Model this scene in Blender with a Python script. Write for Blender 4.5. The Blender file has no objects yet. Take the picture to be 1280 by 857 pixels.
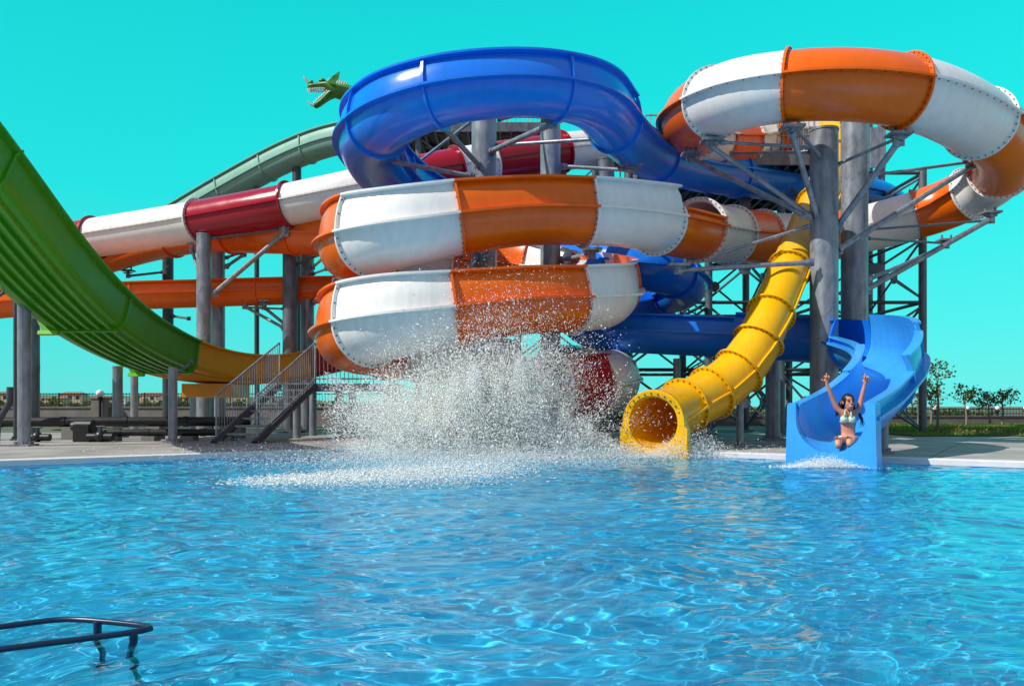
import bpy, bmesh, math, random
import numpy as np
from mathutils import Vector, Matrix, noise

random.seed(7); rng = np.random.default_rng(7)
PI = math.pi
R = math.radians
scene = bpy.context.scene
C = scene.collection
F = 1000.0; HZ = 508.0; CAMZ = 0.86
DECK = 0.08

def P(px, py, d):
    return Vector(((px - 640.0) / F * d, d, CAMZ + (HZ - py) / F * d))

# ------------------------------------------------------------------ materials
def mat(name, col, rough=0.4, metal=0.0, var=0.08, scale=3.0, bump=0.0, bscale=40.0, spec=0.5, coat=0.0, col2=None, stretch=(1, 1, 1), trans=0.0, streak=0.0):
    m = bpy.data.materials.new(name); m.use_nodes = True
    nt = m.node_tree; N = nt.nodes; L = nt.links
    b = N['Principled BSDF']; out = N['Material Output']
    b.inputs['Roughness'].default_value = rough
    b.inputs['Metallic'].default_value = metal
    b.inputs['Specular IOR Level'].default_value = spec
    b.inputs['Coat Weight'].default_value = coat
    b.inputs['Coat Roughness'].default_value = 0.06
    tc = N.new('ShaderNodeTexCoord'); mp = N.new('ShaderNodeMapping')
    mp.inputs['Scale'].default_value = stretch
    L.new(tc.outputs['Object'], mp.inputs['Vector'])
    nz = N.new('ShaderNodeTexNoise'); nz.inputs['Scale'].default_value = scale; nz.inputs['Detail'].default_value = 6
    nz.inputs['Roughness'].default_value = 0.6
    L.new(mp.outputs['Vector'], nz.inputs['Vector'])
    rp = N.new('ShaderNodeValToRGB')
    rp.color_ramp.elements[0].position = 0.3; rp.color_ramp.elements[1].position = 0.7
    c2 = col2 if col2 else tuple(c * (1 - var) for c in col)
    rp.color_ramp.elements[0].color = (*c2, 1); rp.color_ramp.elements[1].color = (*col, 1)
    L.new(nz.outputs['Fac'], rp.inputs['Fac']); L.new(rp.outputs['Color'], b.inputs['Base Color'])
    if streak:                                   # weathering: run-off streaks and sun-faded patches
        m2 = N.new('ShaderNodeMapping'); m2.inputs['Scale'].default_value = (5, 5, 0.55); L.new(tc.outputs['Object'], m2.inputs['Vector'])
        n3 = N.new('ShaderNodeTexNoise'); n3.inputs['Scale'].default_value = 1.3; n3.inputs['Detail'].default_value = 7; n3.inputs['Roughness'].default_value = 0.7
        L.new(m2.outputs['Vector'], n3.inputs['Vector'])
        r3 = N.new('ShaderNodeValToRGB'); r3.color_ramp.elements[0].position = 0.36; r3.color_ramp.elements[1].position = 0.56
        r3.color_ramp.elements[0].color = (1 - streak, 1 - streak * 1.1, 1 - streak * 1.25, 1); r3.color_ramp.elements[1].color = (1, 1, 1, 1)
        L.new(n3.outputs['Fac'], r3.inputs['Fac'])
        mu = N.new('ShaderNodeMix'); mu.data_type = 'RGBA'; mu.blend_type = 'MULTIPLY'; mu.inputs['Factor'].default_value = 1.0
        L.new(rp.outputs['Color'], mu.inputs['A']); L.new(r3.outputs['Color'], mu.inputs['B']); L.new(mu.outputs['Result'], b.inputs['Base Color'])
    mr = N.new('ShaderNodeMapRange'); mr.inputs['To Min'].default_value = max(0, rough - 0.08); mr.inputs['To Max'].default_value = rough + 0.12
    L.new(nz.outputs['Fac'], mr.inputs['Value']); L.new(mr.outputs['Result'], b.inputs['Roughness'])
    if bump:
        n2 = N.new('ShaderNodeTexNoise'); n2.inputs['Scale'].default_value = bscale; n2.inputs['Detail'].default_value = 4
        L.new(mp.outputs['Vector'], n2.inputs['Vector'])
        bp = N.new('ShaderNodeBump'); bp.inputs['Strength'].default_value = bump; bp.inputs['Distance'].default_value = 0.02
        L.new(n2.outputs['Fac'], bp.inputs['Height']); L.new(bp.outputs['Normal'], b.inputs['Normal'])
    if trans:
        tr = N.new('ShaderNodeBsdfTranslucent'); L.new(rp.outputs['Color'], tr.inputs['Color'])
        mx = N.new('ShaderNodeMixShader'); mx.inputs['Fac'].default_value = trans
        L.new(b.outputs['BSDF'], mx.inputs[1]); L.new(tr.outputs['BSDF'], mx.inputs[2]); L.new(mx.outputs['Shader'], out.inputs['Surface'])
    return m

def gel(name, col, rough=0.24, var=0.10, col2=None):     # glossy fibreglass gel coat
    return mat(name, col, rough, 0, var, 1.6, 0.04, 5.0, 0.4, 0.08, col2, streak=0.08)

M = {}
M['orange'] = gel('orange_gelcoat', (0.87, 0.142, 0.002))
M['white'] = gel('white_gelcoat', (0.82, 0.81, 0.79), 0.3, 0.05)
M['blue'] = gel('blue_gelcoat', (0.010, 0.20, 0.80), 0.2)
M['lightblue'] = gel('light_blue_gelcoat', (0.045, 0.36, 0.86), 0.24)
M['red'] = gel('crimson_gelcoat', (0.37, 0.003, 0.022), 0.2)
M['yellow'] = gel('yellow_gelcoat', (0.88, 0.47, 0.002), 0.25)
M['green'] = gel('green_gelcoat', (0.065, 0.31, 0.008), 0.3)
M['lime'] = gel('lime_gelcoat', (0.2, 0.62, 0.02), 0.3)
M['amber'] = gel('amber_gelcoat', (0.78, 0.36, 0.006), 0.3)
M['teal'] = gel('teal_gelcoat', (0.22, 0.46, 0.38), 0.35)
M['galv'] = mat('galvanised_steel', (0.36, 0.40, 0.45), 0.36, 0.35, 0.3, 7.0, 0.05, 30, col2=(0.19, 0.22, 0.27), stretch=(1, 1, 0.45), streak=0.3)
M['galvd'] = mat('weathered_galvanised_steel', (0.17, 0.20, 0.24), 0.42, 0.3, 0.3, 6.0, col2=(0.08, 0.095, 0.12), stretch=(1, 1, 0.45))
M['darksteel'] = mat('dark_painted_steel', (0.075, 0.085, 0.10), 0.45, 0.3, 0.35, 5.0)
M['bolt'] = mat('bolt_steel', (0.10, 0.10, 0.11), 0.5, 0.6, 0.3, 20)
M['blackpipe'] = mat('black_plastic_pipe', (0.014, 0.015, 0.018), 0.4, 0, 0.3, 8)
M['concrete'] = mat('grey_concrete', (0.26, 0.25, 0.24), 0.85, 0, 0.3, 2.0, 0.2, 30)
M['wallgrey'] = mat('dark_rendered_wall', (0.15, 0.15, 0.15), 0.85, 0, 0.35, 1.2, 0.2, 25)
M['coping'] = mat('white_pool_coping', (0.72, 0.70, 0.70), 0.5, 0, 0.12, 8.0)
M['skin'] = mat('tanned_skin', (0.62, 0.27, 0.17), 0.4, 0, 0.12, 12.0)
M['hair'] = mat('dark_brown_hair', (0.018, 0.010, 0.008), 0.4, 0, 0.4, 30, stretch=(1, 1, 0.2))
M['mint'] = mat('mint_bikini_cloth', (0.55, 0.78, 0.55), 0.7, 0, 0.1, 40)
M['eye'] = mat('eye_dark', (0.02, 0.015, 0.012), 0.2)
M['teeth'] = mat('tooth_white', (0.80, 0.78, 0.72), 0.3)
M['lips'] = mat('lip_red', (0.45, 0.08, 0.07), 0.4)
M['bark'] = mat('grey_bark', (0.26, 0.22, 0.18), 0.9, 0, 0.4, 10, 0.3, 40)
M['leaf_g'] = mat('green_leaves', (0.16, 0.20, 0.05), 0.5, 0, 0.5, 2.0, trans=0.5)
M['leaf_o'] = mat('reddish_leaves', (0.34, 0.17, 0.08), 0.5, 0, 0.5, 2.0, trans=0.5, col2=(0.12, 0.13, 0.04))
M['globe'] = mat('opal_globe', (0.82, 0.82, 0.82), 0.25, 0, 0.03, 4)
M['iron'] = mat('black_iron', (0.02, 0.02, 0.022), 0.5, 0.2, 0.2, 6)
M['cream'] = mat('cream_render', (0.58, 0.47, 0.32), 0.85, 0, 0.2, 0.3)
M['pinkcream'] = mat('pale_pink_render', (0.52, 0.36, 0.28), 0.85, 0, 0.2, 0.3)
M['rooft'] = mat('clay_roof', (0.30, 0.14, 0.09), 0.85, 0, 0.3, 1)
M['glass'] = mat('dark_window_glass', (0.03, 0.045, 0.06), 0.1, 0, 0.3, 1)
M['dragon'] = mat('dragon_green', (0.07, 0.30, 0.025), 0.4, 0, 0.5, 6, 0.2, 12, col2=(0.02, 0.10, 0.02))
M['dragon_dark'] = mat('dragon_mouth', (0.06, 0.02, 0.04), 0.5, 0, 0.3, 10)
M['horn'] = mat('dragon_horn', (0.55, 0.48, 0.38), 0.5, 0, 0.3, 10)

# ------------------------------------------------------------------ mesh helper
class MB:
    def __init__(s): s.v = []; s.f = []; s.mi = []; s.cur = 0
    def face(s, idx): s.f.append(tuple(idx)); s.mi.append(s.cur)
    def add(s, vs, fs):
        o = len(s.v); s.v.extend([tuple(v) for v in vs])
        for f in fs: s.face([i + o for i in f])
    def box(s, c, size, rot=None):
        x, y, z = (a / 2 for a in size); c = Vector(c)
        vs = [Vector((sx * x, sy * y, sz * z)) for sx in (-1, 1) for sy in (-1, 1) for sz in (-1, 1)]
        if rot is not None: vs = [rot @ v for v in vs]
        s.add([v + c for v in vs], [(0, 1, 3, 2), (4, 6, 7, 5), (0, 4, 5, 1), (2, 3, 7, 6), (0, 2, 6, 4), (1, 5, 7, 3)])
        return s
    def tube(s, pts, r, n=10, cap=True):
        pts = [Vector(p) for p in pts]; m = len(pts)
        rs = r if isinstance(r, (list, tuple)) else [r] * m
        T0 = (pts[1] - pts[0]).normalized()
        a = Vector((0, 0, 1)) if abs(T0.z) < 0.9 else Vector((1, 0, 0))
        U = T0.cross(a).normalized(); vs = []
        for i in range(m):
            T = (pts[min(i + 1, m - 1)] - pts[max(i - 1, 0)]).normalized()
            U = (U - T * U.dot(T)).normalized(); V = T.cross(U)
            for k in range(n):
                t = 2 * PI * k / n
                vs.append(pts[i] + (U * math.cos(t) + V * math.sin(t)) * rs[i])
        fs = [(i * n + k, i * n + (k + 1) % n, (i + 1) * n + (k + 1) % n, (i + 1) * n + k) for i in range(m - 1) for k in range(n)]
        if cap: fs += [tuple(range(n - 1, -1, -1)), tuple((m - 1) * n + k for k in range(n))]
        s.add(vs, fs); return s
    def sphere(s, c, r, nu=14, nv=9, sc=(1, 1, 1), rot=None):
        c = Vector(c); vs = []; fs = []
        for j in range(nv + 1):
            ph = PI * j / nv
            for i in range(nu):
                th = 2 * PI * i / nu
                v = Vector((math.sin(ph) * math.cos(th) * r * sc[0], math.sin(ph) * math.sin(th) * r * sc[1], math.cos(ph) * r * sc[2]))
                if rot is not None: v = rot @ v
                vs.append(c + v)
        for j in range(nv):
            for i in range(nu):
                fs.append((j * nu + i, (j + 1) * nu + i, (j + 1) * nu + (i + 1) % nu, j * nu + (i + 1) % nu))
        s.add(vs, fs); return s
    def build(s, name, mats, parent=None, angle=35, smooth=True):
        if not isinstance(mats, (list, tuple)): mats = [mats]
        me = bpy.data.meshes.new(name); me.from_pydata(s.v, [], s.f)
        for m in mats: me.materials.append(m)
        me.polygons.foreach_set('material_index', s.mi)
        bm = bmesh.new(); bm.from_mesh(me); bmesh.ops.recalc_face_normals(bm, faces=bm.faces); bm.to_mesh(me); bm.free()
        if smooth:
            me.polygons.foreach_set('use_smooth', [True] * len(me.polygons)); me.set_sharp_from_angle(angle=R(angle))
        me.update()
        o = bpy.data.objects.new(name, me); C.objects.link(o)
        if parent:
            o.parent = parent; o.matrix_parent_inverse = Matrix.Identity(4)
            me.transform(Matrix.Translation(-parent.location))
        return o

def tag(o, label=None, cat=None, group=None, kind=None):
    if label: o['label'] = label
    if cat: o['category'] = cat
    if group: o['group'] = group
    if kind: o['kind'] = kind
    return o
def thing(name, label, cat, loc=(0, 0, 0), group=None):
    o = bpy.data.objects.new(name, None); C.objects.link(o); o.location = loc; o.empty_display_size = 0.2
    return tag(o, label, cat, group)

# ------------------------------------------------------------------ sweeps
def catmull(pts, t):
    n = len(pts); i = int(min(max(math.floor(t), 0), n - 2)); u = t - i
    g = lambda k: pts[min(max(k, 0), n - 1)]
    p0, p1, p2, p3 = g(i - 1), g(i), g(i + 1), g(i + 2)
    if i == 0: p0 = p1 * 2 - p2
    if i == n - 2: p3 = p2 * 2 - p1
    return 0.5 * ((2 * p1) + (p2 - p0) * u + (2 * p0 - 5 * p1 + 4 * p2 - p3) * u * u + (3 * p1 - p0 - 3 * p2 + p3) * u ** 3)

class Path:
    def __init__(s, ctrl, r=None):
        s.p = [P(*c[:3]) for c in ctrl] if not isinstance(ctrl[0], Vector) else ctrl
        s.r = [np.float64(c[3]) if len(c) > 3 else np.float64(r) for c in ctrl]
        s.n = len(ctrl)
        for _ in range(1):                                   # soften uneven control points
            q = s.p[:]
            for i in range(1, s.n - 1): q[i] = s.p[i] * 0.7 + (s.p[i - 1] + s.p[i + 1]) * 0.15
            s.p = q
        s.bank = None
    def pos(s, t): return catmull(s.p, t)
    def rad(s, t): return float(catmull(s.r, t))
    def frame(s, t):
        e = 0.06
        T = (s.pos(min(t + e, s.n - 1)) - s.pos(max(t - e, 0))).normalized()
        Rt = T.cross(Vector((0, 0, 1)))
        if Rt.length < 0.15: Rt = Vector((1, 0, 0))
        Rt.normalize(); U = Rt.cross(T).normalized()
        return s.pos(t), T, Rt, U

def prof_tube(r, ridge=0.06, th=0.035, n=40, ring=False, off=0.0):
    o = []
    for k in range(n):
        a = 2 * PI * k / n; rr = r + off
        o.append((math.cos(a) * rr, math.sin(a) * rr))
    if not ring and ridge:
        oo = []
        for (x, y) in o:
            if abs(y) < 1e-6:
                sg = 1 if x > 0 else -1
                e = 0.022
                seq = [(x, -e), (x + sg * ridge, -e), (x + sg * ridge, e), (x, e)]
                if sg < 0: seq = seq[::-1]
                oo += seq
            else: oo.append((x, y))
        o = oo
    i = [(math.cos(2 * PI * k / n) * (r - th), math.sin(2 * PI * k / n) * (r - th)) for k in range(n)]
    return o, i, True

def prof_open(r, hl, hr, ridge=0.07, th=0.035, lip=0.11, n=20, off=0.0, ring=False, lean=0.20):
    """U trough: left wall top -> bottom -> right wall top (outer), plus inner line"""
    rr = r + off; e = 0.022; o = []
    if not ring:
        o += [(-rr + lean * hl - lip, hl), (-rr + lean * hl - lip, hl - 0.04), (-rr + lean * hl, hl - 0.06), (-rr + lean * hl * .45, hl * .68), (-rr + lean * hl * .13, hl * .36), (-rr, e), (-rr - ridge, e), (-rr - ridge, -e)] if hl > 0.12 else [(-rr - lip, 0.03), (-rr - lip, -e)]
    else:
        o += [(-rr + lean * hl, hl), (-rr + lean * hl * .45, hl * .68), (-rr + lean * hl * .13, hl * .36), (-rr, 0)] if hl > 0.12 else [(-rr, 0.03)]
    for k in range(0, n + 1):
        a = PI + PI * k / n
        o.append((math.cos(a) * rr, math.sin(a) * rr - (e if not ring and k in (0, n) else 0)))
    if not ring:
        o += [(rr + ridge, -e), (rr + ridge, e), (rr, e), (rr - lean * hr * .13, hr * .36), (rr - lean * hr * .45, hr * .68), (rr - lean * hr, hr - 0.06), (rr - lean * hr + lip, hr - 0.04), (rr - lean * hr + lip, hr)] if hr > 0.12 else [(rr + lip, -e), (rr + lip, 0.03)]
    else:
        o += [(rr, 0), (rr - lean * hr * .13, hr * .36), (rr - lean * hr * .45, hr * .68), (rr - lean * hr, hr)] if hr > 0.12 else [(rr, 0.03)]
    ri = r - th; i = []
    if hr > 0.12: i += [(ri - lean * hr, hr), (ri - lean * hr * .45, hr * .68), (ri - lean * hr * .13, hr * .36)]
    else: i.append((ri, 0.03))
    for k in range(n, -1, -1):
        a = PI + PI * k / n; i.append((math.cos(a) * ri, math.sin(a) * ri))
    if hl > 0.12: i += [(-ri + lean * hl * .13, hl * .36), (-ri + lean * hl * .45, hl * .68), (-ri + lean * hl, hl)]
    else: i.append((-ri, 0.03))
    return o, i, False

def sweep(mb, path, t0, t1, proffn, steps):
    """proffn(t) -> (outer, inner, closed); builds a shell with real thickness and end caps"""
    rings = []; closed = False
    for k in range(steps + 1):
        t = t0 + (t1 - t0) * k / steps
        c, T, Rt, U = path.frame(t)
        o, i, closed = proffn(t)
        no, ni = len(o), len(i)
        rings.append([c + Rt * x + U * y for (x, y) in (o + i)])
    nv = no + ni; vs = [v for r_ in rings for v in r_]; fs = []
    for k in range(steps):
        a, b = k * nv, (k + 1) * nv
        if closed:
            for j in range(no): fs.append((a + j, a + (j + 1) % no, b + (j + 1) % no, b + j))
            for j in range(ni): fs.append((a + no + j, a + no + (j + 1) % ni, b + no + (j + 1) % ni, b + no + j))
        else:
            for j in range(nv): fs.append((a + j, a + (j + 1) % nv, b + (j + 1) % nv, b + j))
    if not closed:
        fs.append(tuple(range(nv))); fs.append(tuple(steps * nv + j for j in range(nv)))
    mb.add(vs, fs)
    if closed:     # ring-shaped end caps
        for base in (0, steps * nv):
            oidx = [j for j in range(no)]
            q = 0; fs2 = []
            for j in range(no):
                j2 = (j + 1) % no
                x0 = math.atan2(o[j][1], o[j][0]) % (2 * PI); x1 = math.atan2(o[j2][1], o[j2][0]) % (2 * PI)
                k0 = int(round(x0 / (2 * PI) * ni)) % ni; k1 = int(round(x1 / (2 * PI) * ni)) % ni
                f = [base + j, base + j2, base + no + k1, base + no + k0]
                if k0 == k1: f = f[:3]
                fs2.append(tuple(f))
            o0 = len(mb.v) - len(vs)
            for f in fs2: mb.face([x + o0 for x in f])

def flange(path, t, prof, r, width, thick, nb, mats, parent, name='flange', hl=0, hr=0, lean=0.20):
    """bolted collar where two sections meet"""
    mb = MB(); c, T, Rt, U = path.frame(t)
    if prof == 'tube':
        o = prof_tube(r, ring=True, off=width)[0]; i = prof_tube(r, ring=True, off=-0.004)[0]; closed = True
        n = len(o)
    else:
        o = prof_open(r, hl, hr, ring=True, off=width, lean=lean)[0]; i = prof_open(r, hl, hr, ring=True, off=-0.004, lean=lean)[0]; closed = False
        n = len(o)
    vs = []
    for sgn in (-1, 1):
        for (x, y) in o: vs.append(c + Rt * x + U * y + T * sgn * thick / 2)
        for (x, y) in i: vs.append(c + Rt * x + U * y + T * sgn * thick / 2)
    fs = []; m = n if closed else n - 1
    for j in range(m):
        k = (j + 1) % n
        fs += [(j, k, n + k, n + j), (2 * n + j, 2 * n + k, 3 * n + k, 3 * n + j), (j, k, 2 * n + k, 2 * n + j), (n + j, n + k, 3 * n + k, 3 * n + j)]
    if not closed: fs += [(0, n, 3 * n, 2 * n), (n - 1, 2 * n - 1, 4 * n - 1, 3 * n - 1)]
    mb.add(vs, fs)
    mb.cur = 1
    L = len(o)
    for k in range(nb):
        q = (k + 0.5) / nb * (L if closed else L - 1); j = int(q); u = q - j
        a = Vector(o[j % L]) * (1 - u) + Vector(o[(j + 1) % L]) * u
        b_ = Vector(i[j % L]) * (1 - u) + Vector(i[(j + 1) % L]) * u
        w = a * 0.5 + b_ * 0.5
        p = c + Rt * w.x + U * w.y
        mb.tube([p - T * (thick / 2 + 0.016), p + T * (thick / 2 + 0.016)], 0.0145, 6)
    return mb.build(name, mats, parent, 30)

def slide(name, label, cat, ctrl, sections, r=0.6, group=None, fl_w=0.075, fl_t=0.045, nb=30, wall=1.0, ridge=0.07, seam_bolts=False, sec_name='slide_section', flange_mat=None, min_fl=True):
    pa = Path(ctrl, r)
    root = thing(name, label, cat, pa.pos(0), group)
    for si, sec in enumerate(sections):
        t0, t1, col, style = sec[:4]; kw = sec[4] if len(sec) > 4 else {}
        L = (pa.pos(t0) - pa.pos((t0 + t1) / 2)).length + (pa.pos(t1) - pa.pos((t0 + t1) / 2)).length
        steps = max(6, int(L / 0.16))
        h = kw.get('h', wall); hl = kw.get('hl', h); hr = kw.get('hr', h)
        g = 0.004 / max(L, 0.2) * (t1 - t0)
        if style == 'tube': fn = lambda t: prof_tube(pa.rad(t), ridge)
        else: fn = lambda t: prof_open(pa.rad(t), pa.rad(t) * hl, pa.rad(t) * hr, ridge)
        mb = MB(); sweep(mb, pa, t0 + g, t1 - g, fn, steps)
        mats = [M[col], M['bolt']]
        if seam_bolts and style == 'tube':
            mb.cur = 1; nbolt = max(3, int(L / 0.22))
            for k in range(nbolt):
                t = t0 + (t1 - t0) * (k + 0.5) / nbolt; c, T, Rt, U = pa.frame(t)
                for sg in (-1, 1):
                    p = c + Rt * sg * (pa.rad(t) + ridge * 0.55)
                    mb.tube([p - U * 0.034, p + U * 0.034], 0.015, 6)
        sec_o = mb.build(sec_name, mats, root, 40)
        if kw.get('label'): sec_o['label'] = kw['label']
        if kw.get('fl', True):
            fm = M[kw.get('fc', col)]
            flange(pa, t1, style, pa.rad(t1), fl_w, fl_t, nb if style == 'tube' else int(nb * 0.75), [fm, M['bolt']], root, 'flange', pa.rad(t1) * hl, pa.rad(t1) * hr)
    return root, pa
# ------------------------------------------------------------------ camera, world, sun
cam = bpy.data.cameras.new('camera'); co = bpy.data.objects.new('camera', cam); C.objects.link(co)
co.location = (0, 0, CAMZ); co.rotation_euler = (PI / 2, 0, 0)
cam.sensor_width = 36; cam.lens = 36 * F / 1280.0
cam.shift_y = (HZ - 428.5) / 1280.0
cam.clip_start = 0.05; cam.clip_end = 12000
scene.camera = co
SUN_EL = 45.0
sd = Vector((-0.925 * math.cos(R(SUN_EL)), -0.38 * math.cos(R(SUN_EL)), math.sin(R(SUN_EL)))).normalized()
sun = bpy.data.lights.new('sun', 'SUN'); so = bpy.data.objects.new('sun', sun); C.objects.link(so)
sun.energy = 5.0; sun.angle = R(0.5); sun.color = (1.0, 0.95, 0.87)
so.rotation_euler = sd.to_track_quat('Z', 'Y').to_euler(); so.location = (-20, -8, 30)
w = bpy.data.worlds.new('World'); scene.world = w; w.use_nodes = True
nt = w.node_tree; N = nt.nodes; L = nt.links
bg = N['Background']
sky = N.new('ShaderNodeTexSky'); sky.sky_type = 'NISHITA'; sky.sun_disc = False
sky.sun_elevation = R(SUN_EL); sky.sun_rotation = math.atan2(sd.x, sd.y)
tc = N.new('ShaderNodeTexCoord'); sx = N.new('ShaderNodeSeparateXYZ'); L.new(tc.outputs['Generated'], sx.inputs[0])
rp = N.new('ShaderNodeValToRGB'); L.new(sx.outputs['Z'], rp.inputs['Fac'])
el = rp.color_ramp.elements
SKYS = 0.10
def k(c): return (c[0] / SKYS, c[1] / SKYS, c[2] / SKYS, 1)
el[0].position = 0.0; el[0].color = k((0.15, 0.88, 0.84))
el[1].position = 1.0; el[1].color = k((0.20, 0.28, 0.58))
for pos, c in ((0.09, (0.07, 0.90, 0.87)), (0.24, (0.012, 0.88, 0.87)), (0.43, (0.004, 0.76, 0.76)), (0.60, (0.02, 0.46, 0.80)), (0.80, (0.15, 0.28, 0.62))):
    e = el.new(pos); e.color = k(c)
mx = N.new('ShaderNodeMix'); mx.data_type = 'RGBA'; mx.inputs['Factor'].default_value = 0.95
L.new(sky.outputs['Color'], mx.inputs['A']); L.new(rp.outputs['Color'], mx.inputs['B'])
# the side of the sky towards the left of the pool is a little deeper
mr = N.new('ShaderNodeMapRange'); L.new(sx.outputs['X'], mr.inputs['Value'])
mr.inputs['From Min'].default_value = -0.6; mr.inputs['From Max'].default_value = 0.5
mr.inputs['To Min'].default_value = 0.90; mr.inputs['To Max'].default_value = 1.02
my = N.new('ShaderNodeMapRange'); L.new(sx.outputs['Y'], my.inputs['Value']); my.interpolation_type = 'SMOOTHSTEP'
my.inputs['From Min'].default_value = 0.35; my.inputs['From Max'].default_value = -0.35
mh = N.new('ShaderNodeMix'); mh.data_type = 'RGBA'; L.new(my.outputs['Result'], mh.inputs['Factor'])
L.new(mx.outputs['Result'], mh.inputs['A']); mh.inputs['B'].default_value = k((0.37, 0.40, 0.46))  # unseen sky behind the camera greyed, added as neutral fill for shaded fronts
mu = N.new('ShaderNodeVectorMath'); mu.operation = 'SCALE'
L.new(mh.outputs['Result'], mu.inputs[0]); L.new(mr.outputs['Result'], mu.inputs['Scale'])
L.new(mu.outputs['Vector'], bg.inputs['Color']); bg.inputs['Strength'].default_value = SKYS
vs = scene.view_settings; vs.view_transform = 'Standard'; vs.look = 'None'; vs.exposure = 0; vs.gamma = 1
scene.cycles.max_bounces = 20; scene.cycles.diffuse_bounces = 16; scene.cycles.transparent_max_bounces = 12; scene.cycles.transmission_bounces = 12
scene.cycles.caustics_reflective = False; scene.cycles.caustics_refractive = True
scene.cycles.use_denoising = True

# ------------------------------------------------------------------ pool edge curve
EX = [-60, -30, -12, -7.36, -5.0, -3.0, -1.5, -0.3, 0.9, 2.0, 3.3, 5.65, 7.15, 12, 30, 60]
EY = [-22, -4.0, 8.4, 11.5, 13.25, 14.55, 15.25, 15.5, 15.2, 14.5, 13.65, 12.15, 11.2, 8.2, -3.5, -22]
def edge(x): return np.interp(x, EX, EY)
def edge_s(x):                        # rounded where the two straight sides meet
    return sum(edge(x + o) for o in (-0.9, -0.6, -0.3, 0, 0.3, 0.6, 0.9)) / 7.0

# water -------------------------------------------------------------------
def build_water():
    ny, nx = 780, 820
    Y = -3.0 + 0 * np.arange(ny)
    t = np.linspace(0, 1, ny)
    Y = 1.2 * (17.0 / 1.2) ** t
    Y = np.concatenate([[-3.0, -1.0, 0.4], Y]); ny = len(Y)
    U = np.linspace(-1, 1, nx)
    X = np.outer(np.maximum(Y, 1.2) * 0.80 + 2.2, U)
    YY = np.repeat(Y[:, None], nx, 1)
    Z = np.zeros_like(X)
    r = np.random.default_rng(11)
    amp_f = np.clip((YY - 0.6) / 1.0, 0, 1)
    # choppy little waves, several octaves with domain warping
    wx = 0.12 * np.sin(1.7 * X + 0.9 * YY + 1.0) + 0.10 * np.sin(-1.1 * X + 2.3 * YY + 2.0) + 0.05 * np.sin(3.1 * X + 3.7 * YY)
    wy = 0.12 * np.sin(1.3 * X - 1.9 * YY + 0.4) + 0.10 * np.sin(2.2 * X + 1.2 * YY + 4.0) + 0.05 * np.sin(-3.9 * X + 2.9 * YY)
    XX, YW = X + wx, YY + wy
    for lam, slope, n in ((1.6, 0.010, 5), (0.8, 0.018, 7), (0.42, 0.050, 10), (0.24, 0.085, 12), (0.135, 0.040, 10)):
        for _ in range(n):
            th = r.normal(PI / 2, 0.75); l = lam * r.uniform(0.75, 1.3); kk = 2 * PI / l
            a = slope / kk / math.sqrt(n) * 1.4
            ph = kk * (XX * math.cos(th) + YW * math.sin(th)) + r.uniform(0, 2 * PI)
            s_ = np.sin(ph)
            Z += a * (s_ - 0.25 * np.cos(2 * ph)) * (np.clip((9.5 - YY) / 4, 0, 1) if lam < 0.2 else 1.0)
    # churned water round the splash
    bx, by = -0.6, 13.6
    d2 = ((X - bx) / 3.2) ** 2 + ((YY - by) / 2.2) ** 2
    churn = np.exp(-d2)
    for _ in range(14):
        th = r.uniform(0, 2 * PI); l = r.uniform(0.18, 0.6); kk = 2 * PI / l
        Z += churn * 0.05 / kk * np.sin(kk * (XX * math.cos(th) + YW * math.sin(th)) + r.uniform(0, 6))
    Z *= amp_f
    idx = np.arange(ny * nx).reshape(ny, nx)
    q = np.stack([idx[:-1, :-1], idx[:-1, 1:], idx[1:, 1:], idx[1:, :-1]], -1).reshape(-1, 4)
    cx = (X[:-1, :-1] + X[1:, 1:]).ravel() / 2; cy = (YY[:-1, :-1] + YY[1:, 1:]).ravel() / 2
    q = q[cy < edge_s(cx) + 0.16]
    co_ = np.stack([X, YY, Z], -1).reshape(-1, 3).astype(np.float32)
    used = np.unique(q); remap = np.zeros(len(co_), np.int64); remap[used] = np.arange(len(used))
    co_ = co_[used]; q = remap[q]
    me = bpy.data.meshes.new('water'); me.vertices.add(len(co_)); me.vertices.foreach_set('co', co_.ravel())
    me.loops.add(q.size); me.loops.foreach_set('vertex_index', q.ravel().astype(np.int32))
    me.polygons.add(len(q)); me.polygons.foreach_set('loop_start', np.arange(0, q.size, 4, dtype=np.int32))
    me.update(calc_edges=True); me.polygons.foreach_set('use_smooth', np.ones(len(q), bool)); me.update()
    o = bpy.data.objects.new('water', me); C.objects.link(o); o['kind'] = 'structure'
    return o
water = build_water()
def water_mat():
    m = bpy.data.materials.new('pool_water'); m.use_nodes = True
    nt = m.node_tree; N = nt.nodes; L = nt.links
    N.remove(N['Principled BSDF']); out = N['Material Output']
    g = N.new('ShaderNodeBsdfGlass'); g.inputs['IOR'].default_value = 1.333; g.inputs['Roughness'].default_value = 0.0
    g.inputs['Color'].default_value = (0.90, 0.99, 1.0, 1)
    tp = N.new('ShaderNodeBsdfTransparent'); mx = N.new('ShaderNodeMixShader'); mx.inputs['Fac'].default_value = 0.16
    L.new(g.outputs[0], mx.inputs[1]); L.new(tp.outputs[0], mx.inputs[2]); L.new(mx.outputs[0], out.inputs['Surface'])
    return m
water.data.materials.append(water_mat())
water.cycles.is_caustics_caster = True
sun.cycles.is_caustics_light = True

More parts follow.
